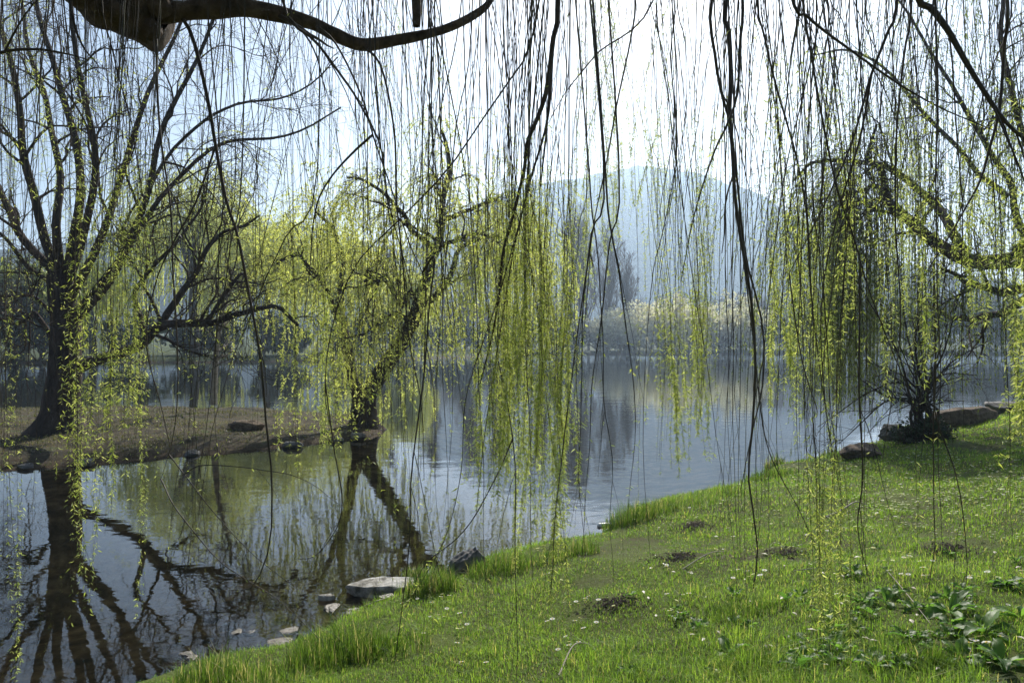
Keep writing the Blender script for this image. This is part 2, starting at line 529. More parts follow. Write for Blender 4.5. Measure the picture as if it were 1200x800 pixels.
# hills
def hill(name, az0, az1, prof, dist, depth, seed):
    """prof: list of (px, py) of the skyline as seen along each bearing; the body is a ridge with real depth"""
    r_ = np.random.default_rng(seed)
    px = np.linspace(az0, az1, 220)
    top = np.interp(px, [p[0] for p in prof], [p[1] for p in prof])
    H = (400 - top) / F * dist
    n = 46
    v = []
    for k in range(n):
        f = k / (n - 1)
        y = dist - depth + f * depth * 1.6
        s = math.sin(min(f / 0.62, 1) * math.pi / 2) if f < 0.62 else math.cos((f - 0.62) / 0.38 * math.pi / 2)
        x = (px - 600) / F * dist
        nn = nz(x, np.full_like(x, y), 0.012, 5) * 9 + nz(x, np.full_like(x, y), 0.045, 20) * 3.2 + nz(x, np.full_like(x, y), 0.16, 33) * 2.0 + nz(x, np.full_like(x, y), 0.5, 40) * 1.2
        v.append(np.stack([x, np.full_like(x, y), H * s + nn * (s ** 0.5 if f < 1 else 0) * (H / (H.max() + 1)) - 1], -1))
    v = np.array(v)
    i = np.arange(n - 1)[:, None]; j = np.arange(219)[None, :]
    q = np.stack([i * 220 + j, i * 220 + j + 1, (i + 1) * 220 + j + 1, (i + 1) * 220 + j], -1)
    tag(MB().add(v, quads=q).obj(name, [M['hill']]), kind='structure')


hill('wooded_hill', 250, 1500, [(250, 395), (360, 350), (470, 300), (560, 252), (620, 226), (690, 208), (745, 203), (790, 209), (840, 232), (900, 268), (980, 305), (1120, 335), (1500, 370)], 1050, 420, 1)
hill('distant_hill', -900, 620, [(-900, 330), (-300, 300), (0, 288), (150, 280), (260, 272), (340, 262), (400, 275), (480, 300), (560, 345), (620, 390)], 760, 300, 2)

# ------------------------------------------------------------------ haze
def haze():
    m, n, out = new_mat("haze_air")
    v = n.nodes.new("ShaderNodeVolumePrincipled")
    v.inputs['Color'].default_value = (0.60, 0.78, 1.0, 1)
    v.inputs['Density'].default_value = 0.0006
    v.inputs['Anisotropy'].default_value = 0.6
    n.links.new(v.outputs[0], out.inputs['Volume'])
    x0, x1, y0, y1, z0, z1 = -1720, 1720, -1720, 1720, -9, 262
    vv = [[x, y, z] for z in (z0, z1) for y in (y0, y1) for x in (x0, x1)]
    q = [[0, 2, 3, 1], [4, 5, 7, 6], [0, 1, 5, 4], [2, 6, 7, 3], [0, 4, 6, 2], [1, 3, 7, 5]]
    o = MB().add(vv, quads=q).obj('haze', [m], smooth=False)
    tag(o, 'pale blue haze over the lake', None, None, 'stuff')


haze()


ORD = ['first', 'second', 'third', 'fourth', 'fifth', 'sixth', 'seventh', 'eighth', 'ninth', 'tenth', 'eleventh', 'twelfth', 'thirteenth', 'fourteenth', 'fifteenth', 'sixteenth', 'seventeenth', 'eighteenth', 'nineteenth', 'twentieth']


# ------------------------------------------------------------------ tree growing
def grow(parents, prad, k, tr, lr, up, out_, n, rf, wobble, droop=0.0, r=rng, minr=0.002, tip=0.3):
    """children on every parent path. parents (m,n0,3), prad (m,n0). tr: range along the parent; lr: length range (m)."""
    m, n0, _ = parents.shape
    pi = np.repeat(np.arange(m), k)
    t = r.uniform(tr[0], tr[1], len(pi)) * (n0 - 1.001)
    i = t.astype(int); f = (t - i)[:, None]
    p = parents[pi, i] * (1 - f) + parents[pi, i + 1] * f
    tan = unit(parents[pi, i + 1] - parents[pi, i])
    pr = prad[pi, i] * (1 - f[:, 0]) + prad[pi, i + 1] * f[:, 0]
    rd = unit(r.normal(0, 1, (len(pi), 3)))
    perp = unit(rd - (rd * tan).sum(1, keepdims=True) * tan)
    d = unit(tan * 0.6 + perp * out_ + np.array([0, 0, up]))
    L = r.uniform(lr[0], lr[1], len(pi)) * (1.15 - 0.5 * (t / n0))
    return sweep(p, d, L, n, np.maximum(pr * rf, minr), wobble, droop, r, tip)


def sweep(p, d, L, n, r0, wobble, droop, r=rng, tip=0.3):
    m = len(p)
    pts = np.zeros((m, n, 3)); pts[:, 0] = p
    d = d.copy(); step = (L / (n - 1))[:, None]
    g = np.array([0, 0, -1.0])
    dr = np.broadcast_to(np.asarray(droop, float), (m,))[:, None]
    for i in range(1, n):
        d = unit(d + g * dr + r.normal(0, wobble, (m, 3)))
        pts[:, i] = pts[:, i - 1] + d * step
    s = np.linspace(0, 1, n)[None]
    rad = r0[:, None] * (1 - (1 - tip) * s)
    return pts, rad


def limbs_px(specs, d0, n=14, r=rng):
    """specs: list of ([(px,py,depth offset)...], r0, r1)"""
    P_, R_ = [], []
    for pts, a, b in specs:
        w3 = [P(q[0], q[1], d0 + (q[2] if len(q) > 2 else 0)) for q in pts]
        c = catmull(w3, n)
        L = np.linalg.norm(c[-1] - c[0])
        c = c + wob(1, n, L * 0.008, 5, r)[0]
        P_.append(c); R_.append(np.linspace(a, b, n))
    return np.array(P_), np.array(R_)


def hang_leaves(mb, pts, per_m, ln, wd, mat=1, t0=0.1, t1=1.0, r=rng, flat=False, vlo=0, vhi=1, spread=0.5, down=0.6):
    """leaves along many hanging paths (m,n,3)"""
    m, n, _ = pts.shape
    seg = np.linalg.norm(np.diff(pts, axis=1), axis=2).sum(1)
    cnt = np.maximum((seg * (t1 - t0) * per_m), 0)
    cnt = (cnt + r.random(m)).astype(int)
    pi = np.repeat(np.arange(m), cnt)
    if len(pi) == 0:
        return
    t = t0 + (t1 - t0) * r.random(len(pi)) ** .75
    bunch = r.random(len(pi)) < .62          # leaves sit together at buds
    prev = np.roll(t, 1); t = np.where(bunch & (np.roll(pi, 1) == pi), prev, t) * (n - 1.001)
    i = t.astype(int); f = (t - i)[:, None]
    p = pts[pi, i] * (1 - f) + pts[pi, i + 1] * f
    tan = unit(pts[pi, i + 1] - pts[pi, i])
    rd = unit(r.normal(0, 1, (len(pi), 3)))
    perp = unit(rd - (rd * tan).sum(1, keepdims=True) * tan)
    d = unit(tan * down + perp * spread * r.uniform(.6, 1.5, (len(pi), 1)))
    nr = unit(perp + r.normal(0, .5, (len(pi), 3)))
    l = ln * np.clip(np.exp(r.normal(0, .3, len(pi))), .5, 1.6); wv = wd * l / ln * r.uniform(.75, 1.25, len(pi))
    v = np.clip(r.normal((vlo + vhi) / 2, (vhi - vlo) / 3.5, len(pi)), 0, 1)
    if flat:
        mb.cards(p, d, nr, l, wv, mat, v)
    else:
        mb.leaves(p, d, nr, l, wv, mat, v, 0.25, r.uniform(-.35, .35, (len(pi), 1)))


def flare(P0, r, h=0.5, seed=0, k=20):
    """root flare of a trunk: a skirt mesh with lobes"""
    rr = np.random.default_rng(seed)
    ph = rr.uniform(0, 6.28, 3)
    v = []
    lv = 7
    for i in range(lv):
        f = i / (lv - 1)
        th = np.arange(k) * 2 * math.pi / k
        lob = 1 + (1 - f) ** 2 * (0.35 * np.abs(np.sin(th * 2.5 + ph[0])) + 0.2 * np.sin(th * 3 + ph[1]))
        R = r * (1.0 + 0.75 * (1 - f) ** 2.2) * lob
        v.append(np.stack([P0[0] + R * np.cos(th), P0[1] + R * np.sin(th), np.full(k, P0[2] - 0.15 + f * (h + 0.15))], -1))
    v = np.array(v)
    i = np.arange(lv - 1)[:, None]; j = np.arange(k)[None]
    q = np.stack([i * k + j, i * k + (j + 1) % k, (i + 1) * k + (j + 1) % k, (i + 1) * k + j], -1)
    return v, q


# ------------------------------------------------------------------ big tree on the peninsula
def big_tree():
    r = np.random.default_rng(11)
    base = PG(72, 506)
    d0 = base[1]
    root = thing('bare_tree', base, 'big dark many-limbed tree nearly bare, at the shaded end of the earthen spit', 'tree')
    tk, tr = limbs_px([([(75, 512, 0), (72, 470, 0), (76, 420, 0), (74, 360, 0.1), (68, 318, 0.2)], .50, .30)], d0, 16, r)
    mb = MB().tubes(tk, tr, 16, 0)
    v, q = flare(base, .46, .9, 4)
    mb.add(v, quads=q)
    child(mb, 'trunk', [M['tree_bark']], root)
    specs = [
        ([(70, 350), (55, 270), (38, 190, -.5), (18, 110, -1), (-5, 20, -1.5), (-25, -60, -2)], .17, .05),
        ([(70, 330), (30, 290), (5, 230, .6), (-30, 150, 1.2), (-60, 60, 1.6)], .16, .05),
        ([(72, 345), (66, 240), (52, 150, 1), (25, 60, 1.6), (10, -60, 2)], .16, .04),
        ([(74, 345), (90, 250), (82, 160, .5), (60, 90, .8), (34, 10, 1), (20, -80, 1.4)], .17, .05),
        ([(76, 340), (105, 250), (112, 160, -.7), (98, 70, -1.2), (95, -60, -1.5)], .15, .05),
        ([(78, 360), (120, 280), (140, 200, 1.1), (170, 110, 1.7), (205, 20, 2), (230, -60, 2.2)], .15, .04),
        ([(76, 390), (125, 330), (165, 255, -1), (180, 165, -1.5), (225, 70, -1.8), (262, -30, -2)], .15, .04),
        ([(78, 380), (140, 300), (195, 230, .4), (257, 172, .5), (330, 158, .6), (399, 120, .8)], .11, .025),
        ([(150, 290, .3), (205, 170, .4), (270, 128, .3), (338, 108, .4), (400, 62, .4)], .07, .02),
        ([(80, 440), (120, 420), (168, 399, -.8), (190, 378, -1), (216, 374, -1.1), (262, 376, -1.2), (290, 362, -1.3), (330, 352, -1.4), (352, 372, -1.5)], .20, .05),
        ([(190, 378, -1), (212, 330, -1.1), (232, 285, -1.3), (252, 262, -1.4), (300, 240, -1.4)], .12, .03),
        ([(170, 398, -.9), (160, 340, -.6), (195, 300, -.4), (228, 250, 0), (236, 190, .2)], .09, .02),
        ([(245, 376, -1.2), (262, 340, -1.3), (282, 322, -1.6), (290, 350, -1.8), (278, 372, -2)], .07, .02),
        ([(76, 420), (40, 375), (0, 378, .4), (-60, 350, 1)], .10, .03),
        ([(74, 380), (35, 350), (0, 352, -.6), (-60, 330, -1)], .07, .02),
        ([(72, 350), (30, 305), (-10, 270, .2), (-70, 240, .2)], .09, .03),
    ]
    L, R = limbs_px(specs, d0, 22, r)
    L += wob(len(L), 22, 0.06, 7, r)
    R = R * .8
    for k in range(len(specs)):
        child(MB().tubes(L[k], R[k], 9), 'limb', [M['tree_bark']], root)
    b1, r1 = grow(L, R, 9, (.2, .98), (1.2, 3.4), .35, .75, 10, .45, .20, .02, r, .012)
    b2, r2 = grow(b1, r1, 8, (.15, 1), (.6, 1.9), .15, .7, 8, .5, .2, .02, r, .008)
    b3, r3 = grow(b2, r2, 4, (.2, 1), (.3, 1.0), .0, .7, 5, .6, .2, .04, r, .006)
    keep = (b2[:, -1, 2] > 1.0); b2, r2 = b2[keep], r2[keep]
    mb = MB().tubes(b1, r1, 5).tubes(b2, r2, 3).tubes(b3, r3, 3)
    child(mb, 'branchwork', [M['tree_bark']], root)
    h, hr = grow(b1, r1, 3, (.3, 1), (.8, 2.6), -.2, .5, 9, .4, .08, .35, r, .004)
    ok = h[:, -1, 2] > .8; h, hr = h[ok], hr[ok]
    mb = MB().tubes(h, hr, 3, 0)
    hang_leaves(mb, h[::2], 16, .05, .014, 1, .1, 1, r, True)
    hang_leaves(mb, b2[::3], 9, .05, .014, 1, .3, 1, r, True)
    child(mb, 'foliage', [M['young_bark'], M['far_willow_leaf']], root)


big_tree()


def spit_willow():
    r = np.random.default_rng(21)
    base = PG(428, 500)
    d0 = base[1]
    root = thing('weeping_willow', base, 'leaning twin-stemmed willow with pale green curtains at the tip of the earthen spit', 'tree')
    sp = [([(432, 508), (432, 470), (446, 435), (466, 400), (482, 376), (492, 345)], .27, .20),
          ([(420, 506, .5), (420, 475, .4), (412, 440, .3), (405, 400, .5), (398, 350, .8)], .22, .12)]
    T, R = limbs_px(sp, d0, 16, r)
    T += wob(2, 16, .05, 6, r)
    for k in range(2):
        mb = MB().tubes(T[k], R[k], 12)
        v, q = flare(np.array([T[k][0, 0], T[k][0, 1], base[2]]), R[k][0] * .9, .5, k)
        mb.add(v, quads=q)
        child(mb, 'trunk', [M['tree_bark']], root)
    specs = [([(490, 350), (478, 340), (470, 352, -.5), (456, 325, -.8), (440, 322, -1), (425, 328, -1.2)], .13, .05),
             ([(490, 350), (500, 320), (510, 280, .3), (512, 240, .5), (528, 190, .5), (520, 150, .5)], .18, .05),
             ([(490, 360), (515, 345, .3), (530, 320, .6), (545, 290, 1), (585, 275, 1.2), (600, 300, 1.3)], .13, .03),
             ([(508, 290, .2), (490, 270, .0), (470, 240, -.4), (440, 215, -.6), (410, 210, -.7)], .10, .03),
             ([(512, 262, .4), (540, 250, .7), (570, 232, 1), (600, 245, 1.3)], .09, .03),
             ([(505, 300, .1), (530, 280, -.5), (560, 268, -1), (588, 290, -1.4)], .08, .02),
             ([(400, 380, .7), (380, 330, .5), (350, 300, .2), (325, 310, 0)], .10, .03),
             ([(398, 360, .8), (405, 310, 1.2), (395, 265, 1.6), (370, 240, 1.8)], .10, .03),
             ([(480, 376), (455, 372, -.9), (430, 390, -1.5), (400, 395, -2)], .08, .02)]
    L, R = limbs_px(specs, d0, 18, r)
    L += wob(len(L), 18, .07, 8, r)
    for k in range(len(specs)):
        child(MB().tubes(L[k], R[k], 8), 'limb', [M['tree_bark']], root)
    b1, r1 = grow(L, R, 9, (.3, 1), (.7, 2.2), .35, .8, 9, .5, .26, .02, r, .012)
    b2, r2 = grow(b1, r1, 5, (.2, 1), (.4, 1.2), .1, .8, 7, .5, .28, .05, r, .006)
    child(MB().tubes(b1, r1, 5).tubes(b2, r2, 3), 'branchwork', [M['tree_bark']], root)
    h, hr = grow(b1, r1, 15, (.2, 1), (1.0, 4.0), .25, .8, 12, .3, .05, .33, r, .0035)
    ok = (h[:, -1, 2] > 0.25) | (r.random(len(h)) < .0)
    h, hr = h[ok], hr[ok]
    mb = MB().tubes(h, hr, 3, 0)
    hang_leaves(mb, h, 44, .07, .022, 1, .12, 1, r, True)
    child(mb, 'foliage', [M['young_bark'], M['far_willow_leaf']], root)


spit_willow()


def generic_tree(name, base, height, spread, seed, kind, label, cat, group=None, n_hang=500, trunk_r=None, leafm='far_willow_leaf', bark='tree_bark', nb=9, twig=.02, card=(.22, .05), per_m=6):
    r = np.random.default_rng(seed)
    root = thing(name, base, label, cat, group)
    tr_ = trunk_r or height * .022
    lean = r.normal(0, .04, 2)
    hh = height * {'poplar': .85, 'willow': .45, 'bush': .18}.get(kind, .4)
    tp = np.linspace(0, 1, 12)[:, None]
    T = np.array(base) + np.hstack([tp * lean[0] * height, tp * lean[1] * height, tp * hh - .2]) + wob(1, 12, height * .006, 4, r)[0]
    TR = np.linspace(tr_, tr_ * (.25 if kind == 'poplar' else .6), 12)
    child(MB().tubes(T, TR, 8), 'trunk', [M[bark]], root)
    if kind == 'poplar':
        b1, r1 = grow(T[None], TR[None], 46, (.12, 1), (height * .18, height * .42), 1.2, .55, 8, .45, .05, -.02, r, .02)
        b2, r2 = grow(b1, r1, 9, (.2, 1), (height * .05, height * .16), .8, .5, 5, .5, .1, 0, r, twig)
        b3, r3 = grow(b2, r2, 4, (.2, 1), (height * .03, height * .08), .5, .5, 3, .6, .1, 0, r, twig)
        child(MB().tubes(b1, r1, 4).tubes(b2, r2, 3).tubes(b3, r3, 3), 'branchwork', [M[bark]], root)
    elif kind == 'willow':
        b0, r0 = grow(T[None], TR[None], nb, (.7, 1), (height * .3, height * .5), .9, .7, 12, .55, .09, .02, r, .05)
        b1, r1 = grow(b0, r0, 9, (.25, 1), (height * .12, height * .3), .35, .8, 9, .5, .12, .06, r, .03)
        child(MB().tubes(b0, r0, 6).tubes(b1, r1, 4), 'branchwork', [M[bark]], root)
        k = max(1, int(n_hang / len(b1)))
        h, hr = grow(b1, r1, k, (.2, 1), (height * .12, height * .45), .15, .5, 11, .3, .04, .34, r, .012)
        ok = h[:, -1, 2] > base[2] + .4; h, hr = h[ok], hr[ok]
        mb = MB().tubes(h, hr * .3, 3, 0)
        hang_leaves(mb, h, per_m, card[0], card[1], 1, .05, 1, r, True, spread=.35, down=1.0)
        child(mb, 'foliage', [M['twig_bark'], M[leafm]], root)
    else:   # round bush or tree
        b0, r0 = grow(T[None], TR[None], nb + 8, (.05, 1), (height * .35, height * (.85 if kind == 'bush' else .6)), .55 if kind == 'bush' else .8, 1.0, 8, .5, .1, .0, r, .04)
        b1, r1 = grow(b0, r0, 8, (.2, 1), (height * .12, height * .3), .3, .9, 6, .5, .14, .0, r, .02)
        b2, r2 = grow(b1, r1, 6, (.2, 1), (height * .06, height * .15), .2, .9, 4, .5, .14, .0, r, twig)
        child(MB().tubes(b0, r0, 5).tubes(b1, r1, 3).tubes(b2, r2, 3), 'branchwork', [M[bark]], root)
        if leafm:
            mb = MB()
            cl = b2[:, :, :]
            hang_leaves(mb, cl, per_m, card[0], card[1], 0, .0, 1, r, True, spread=1.0, down=.5)
            child(mb, 'blossom' if leafm == 'blossom' else 'foliage', [M[leafm]], root)
    return root


def at(px, d, off=0.0):
    x = (px - 600) / F * d
    return (x, d, gz(x, d) - .05)


# willows across the water behind the spit
GW = 'tall yellow-green willows beyond the spit'
generic_tree('weeping_willow', at(228, 96), 31, 9, 31, 'willow', 'tallest pale yellow-green willow across the water behind the bare tree', 'tree', GW, 900, .6, card=(.34, .09), per_m=9)
generic_tree('weeping_willow', at(305, 100), 24, 9, 32, 'willow', 'yellow-green willow across the water behind the slender sapling', 'tree', GW, 900, .5, card=(.34, .09), per_m=9)
generic_tree('weeping_willow', at(392, 108), 21, 8, 33, 'willow', 'bright green willow across the water seen behind the tip of the spit', 'tree', GW, 900, .5, card=(.34, .09), per_m=9)
generic_tree('weeping_willow', at(475, 128), 18, 8, 36, 'willow', 'low hazy willow on the far shore beside the grey poplars', 'tree', GW, 1300, .4, card=(.4, .11), per_m=8)
generic_tree('weeping_willow', at(110, 92), 16, 8, 34, 'willow', 'shorter green willow across the water hidden behind the dark trunk', 'tree', GW, 700, .5, card=(.32, .09), per_m=9)
generic_tree('weeping_willow', at(20, 90), 15, 8, 35, 'willow', 'dull green willow across the water beyond the dark trunk, near the evergreens', 'tree', GW, 1200, .5, leafm='dim_willow_leaf', card=(.36, .10), per_m=8)

# dark evergreens and undergrowth on that shore
for i, (px, d, h) in enumerate(sorted([(-60, 90, 14), (0, 92, 15), (45, 90, 11), (150, 98, 7), (240, 103, 7), (330, 106, 7), (420, 118, 8), (-130, 88, 15)])):
    generic_tree('dark_shrub', at(px, d), h, 5, 60 + i, 'bush', ORD[7 - i] + ' dark evergreen bush across the water, counting from the leaning willow towards the big trunk', 'bush', 'dark evergreen bushes across the water', 0, .15, leafm='ever_leaf', nb=14, card=(.6, .4), per_m=7)

# far shore: bare grey poplars, flowering shrubs, dusky thicket
for i, (px, d, h) in enumerate(sorted([(640, 163, 22), (664, 158, 26), (690, 160, 28), (712, 164, 25), (735, 162, 20), (505, 150, 21), (545, 154, 23), (588, 158, 21), (450, 140, 19)])):
    generic_tree('poplar', at(px, d), h, 3, 80 + i, 'poplar', ORD[i] + ' bare greyish poplar of the hazy far row, counting from the spit', 'tree', 'bare poplars on the far shore', 0, .3, None, 'grey_bark', twig=.045)
for i, (px, d, h) in enumerate([(700, 152, 12), (728, 152, 13), (762, 153, 16), (795, 155, 15), (838, 156, 16), (868, 157, 14)]):
    generic_tree('flowering_shrub', at(px, d), h * .95, 5, 100 + i, 'bush', ORD[i] + ' whitish blossoming shrub on the far shore, counting from the tall poplars', 'shrub', 'blossoming shrubs on the far shore', 0, .15, 'blossom', 'grey_bark', nb=16, card=(.42, .34), per_m=5)
for i, (px, d, h) in enumerate([(480, 146, 8), (525, 150, 9), (570, 152, 9), (615, 155, 8), (650, 155, 9), (680, 155, 9), (712, 158, 6), (745, 158, 6), (782, 160, 6), (815, 160, 7), (850, 162, 7), (885, 160, 10), (925, 160, 11), (970, 160, 12), (1020, 158, 12), (1075, 156, 13), (1135, 152, 13), (1190, 150, 14), (1260, 150, 14)]):
    generic_tree('dusky_bush', at(px, d), h, 5, 120 + i, 'bush', ORD[i] + ' dusky bluish bush of the far shore thicket, counting from the spit', 'bush', 'thicket bushes on the far shore', 0, .12, 'ever_leaf', 'grey_bark', nb=12, card=(.6, .4), per_m=4.5)

for i, (px, d, h) in enumerate([(478, 158, 14), (530, 166, 16), (570, 170, 15), (612, 172, 16), (655, 175, 15), (770, 172, 17), (815, 174, 18), (855, 172, 17), (900, 172, 19), (950, 172, 20), (1010, 170, 19), (1080, 168, 20), (1150, 165, 20)]):
    generic_tree('bare_tree', at(px, d), h, 5, 160 + i, 'round', ORD[i] + ' bare rounded tree behind the far shore thicket, counting from the spit', 'tree', 'bare rounded trees behind the far thicket', 0, .25, None, 'grey_bark', nb=12, twig=.045)

# slender sapling on the spit
def sapling():
    r = np.random.default_rng(41)
    base = PG(250, 482)
    root = thing('sapling', base, 'slender bare sapling on the back edge of the earthen spit', 'tree')
    T, R = limbs_px([([(250, 474), (252, 430), (258, 385), (268, 345), (272, 310)], .13, .04)], base[1], 12, r)
    child(MB().tubes(T, R, 7), 'trunk', [M['pale_bark']], root)
    b, br = grow(T, R, 16, (.25, 1), (.5, 1.6), .2, .8, 7, .5, .15, .05, r, .008)
    c, cr = grow(b, br, 4, (.2, 1), (.3, .8), 0, .7, 5, .5, .15, .1, r, .005)
    child(MB().tubes(b, br, 4).tubes(c, cr, 3), 'branchwork', [M['pale_bark']], root)


sapling()


# ------------------------------------------------------------------ hanging willow over the far end of the grass bank
def right_willow():
    r = np.random.default_rng(51)
    d0 = 17.0
    bx = (1262 - 600) / F * d0
    base = np.array([bx, d0, gz(bx, d0)])
    root = thing('weeping_willow', base, 'large willow with dense grey-green curtains trailing over the water by the grass bank', 'tree')
    sp = [([(1268, 480), (1258, 430), (1240, 370), (1222, 320), (1205, 285)], .50, .34)]
    T, R = limbs_px(sp, d0, 16, r)
    T[0][0, 2] = base[2] - .1
    mb = MB().tubes(T, R, 14); v, q = flare(base, .5, .7, 8); mb.add(v, quads=q)
    child(mb, 'trunk', [M['tree_bark']], root)
    specs = [([(1215, 300), (1160, 305, .2), (1110, 290, .5), (1078, 262, .8), (1048, 238, 1.1), (1030, 200, 1.4), (1018, 185, 1.6), (1028, 150, 1.8)], .20, .03),
             ([(1060, 250, 1), (1042, 243, .6), (1020, 240, 0), (990, 250, -.5)], .07, .02),
             ([(1040, 222, 1.2), (1018, 219, 1.6), (995, 222, 2), (975, 245, 2.2)], .07, .02),
             ([(1215, 330), (1170, 345, -.4), (1130, 330, -.9), (1110, 310, -1.4)], .12, .03),
             ([(1210, 300), (1195, 230, .4), (1160, 170, 1), (1120, 110, 1.6), (1080, 40, 2), (1040, -20, 2.4)], .09, .02),
             ([(1210, 290), (1215, 200, -.4), (1190, 110, -.8), (1165, 20, -1), (1150, -80, -1)], .09, .03),
             ([(1180, 230, .6), (1120, 180, 2), (1060, 110, 3.4), (1000, 60, 4.2), (950, 60, 4.8)], .07, .02),
             ([(1210, 340), (1160, 370, 1.5), (1110, 372, 2.6), (1060, 350, 3.4)], .11, .03),
             ([(1222, 330), (1260, 220, .4), (1300, 120, 1), (1340, 20, 1)], .2, .05),
             ([(1130, 295, .4), (1080, 230, 3), (1020, 190, 4.4), (960, 190, 5.2), (925, 215, 5.6)], .12, .03)]
    L, R = limbs_px(specs, d0, 20, r)
    L += wob(len(L), 20, .07, 8, r)
    for k in range(len(specs)):
        child(MB().tubes(L[k], R[k], 8), 'limb', [M['tree_bark']], root)
    b1, r1 = grow(L, R, 10, (.3, 1), (.7, 2.2), .3, .8, 9, .45, .2, .03, r, .012)
    b2, r2 = grow(b1, r1, 4, (.2, 1), (.4, 1.2), .0, .8, 7, .5, .2, .05, r, .006)
    child(MB().tubes(b1, r1, 5).tubes(b2, r2, 3), 'branchwork', [M['tree_bark']], root)
    h, hr = grow(b1, r1, 10, (.2, 1), (2.0, 7.0), .1, .5, 14, .3, .03, .33, r, .0035)
    g = ground_z(h[:, -1, 0], h[:, -1, 1])[0]
    ok = (h[:, -1, 2] > np.maximum(g, 0) + .35)
    h, hr = h[ok], hr[ok]
    LP = L.reshape(-1, 3); LPb = b1.reshape(-1, 3)
    AL = np.concatenate([LP, LPb])
    apx = AL[:, 0] / AL[:, 1] * F + 600; apy = 400 - (AL[:, 2] - EYE) / AL[:, 1] * F
    cur = []
    for (x0, x1, cnt, y0, y1) in [(905, 1005, 300, 400, 490), (1000, 1210, 170, 330, 470), (985, 1120, 90, 380, 480)]:
        okp = np.where((apx > x0 - 8) & (apx < x1 + 8) & (apy < 330))[0]
        for _ in range(cnt):
            k = okp[r.integers(len(okp))]; p0 = AL[k]
            bx_ = p0[0] + r.normal(0, .35); by_ = p0[1] + r.normal(0, .35)
            zb = EYE - (r.uniform(y0, y1) - 400) / F * by_
            zb = max(zb, max(gz(bx_, by_), 0) + .12)
            if p0[2] - zb < .8: continue
            t = np.linspace(0, 1, 14)[:, None]
            e = np.minimum(t * 3.2, 1) ** .7
            c = p0 * (1 - e) + np.array([bx_, by_, 0]) * e
            c[:, 2] = p0[2] + (zb - p0[2]) * t[:, 0] ** 1.15 + .1 * np.sin(t[:, 0] * 3.14) ** 3
            cur.append(c)
    cur = np.array(cur) + wob(len(cur), 14, .02, 5, r)
    h = np.concatenate([h, cur]); hr = np.concatenate([hr, np.broadcast_to(np.linspace(.006, .002, 14), (len(cur), 14))])
    mb = MB().tubes(h, hr, 3, 0)
    hang_leaves(mb, h, 26, .06, .016, 1, .12, 1, r, True, spread=.35, down=1.)
    child(mb, 'foliage', [M['twig_bark'], M['dim_willow_leaf']], root)


right_willow()


# many-stemmed bush at the water's edge
def edge_bush():
    r = np.random.default_rng(61)
    base = PG(1082, 517)
    d0 = base[1]
    root = thing('bare_bush', base, 'bare many-stemmed bush rising from a dark rooty mound at the water edge', 'bush')
    specs = []
    for (x1, y1, x2, y2, dz) in [(1050, 400, 985, 300, -1), (1078, 400, 1100, 300, .3), (1095, 420, 1130, 330, -.3), (1060, 440, 1010, 420, .5), (1066, 400, 1050, 290, .8), (1112, 430, 1160, 400, .2), (1085, 420, 1080, 330, -.6), (1040, 470, 985, 520, -.6), (1070, 430, 1030, 350, -.8), (1100, 440, 1145, 440, .5), (1035, 465, 1000, 440, .3), (1045, 450, 960, 500, .1), (1090, 440, 1112, 370, .7)]:
        j = r.normal(0, 6)
        specs.append(([(1082 + j, 512), (1082 + j * 1.5, 478), (x1, y1, dz * .5), (x2, y2, dz)], r.uniform(.022, .045), .007))
    L, R = limbs_px(specs, d0, 14, r)
    L += wob(len(L), 14, .02, 6, r)
    for k in range(len(specs)):
        child(MB().tubes(L[k], R[k], 6), 'stem', [M['tree_bark']], root)
    b1, r1 = grow(L, R, 10, (.25, 1), (.4, 1.5), .2, .7, 8, .5, .13, .02, r, .006)
    b2, r2 = grow(b1, r1, 4, (.2, 1), (.2, .7), .1, .7, 5, .5, .13, .02, r, .004)
    child(MB().tubes(b1, r1, 4).tubes(b2, r2, 3), 'twigs', [M['tree_bark']], root)
    # thick tangle at its foot
    mb = MB()
    n = 900
    th = r.uniform(0, 6.28, n); rad = r.uniform(0, 1, n) ** .6
    p = np.stack([base[0] + np.cos(th) * rad * .5, base[1] + np.sin(th) * rad * .42, np.zeros(n)], 1)
    p[:, 2] = ground_z(p[:, 0], p[:, 1])[0] + r.uniform(0, .5, n) * (1 - rad * .7)
    t, tr_ = sweep(p, unit(r.normal(0, 1, (n, 3)) + [0, 0, .5]), r.uniform(.15, .4, n), 4, np.full(n, .006), .3, 0, r)
    mb.tubes(t, tr_, 3)
    hang_leaves(mb, t, 14, .06, .04, 1, 0, 1, r, True, spread=1)
    child(mb, 'foot_tangle', [M['tree_bark'], M['ever_leaf']], root)


edge_bush()


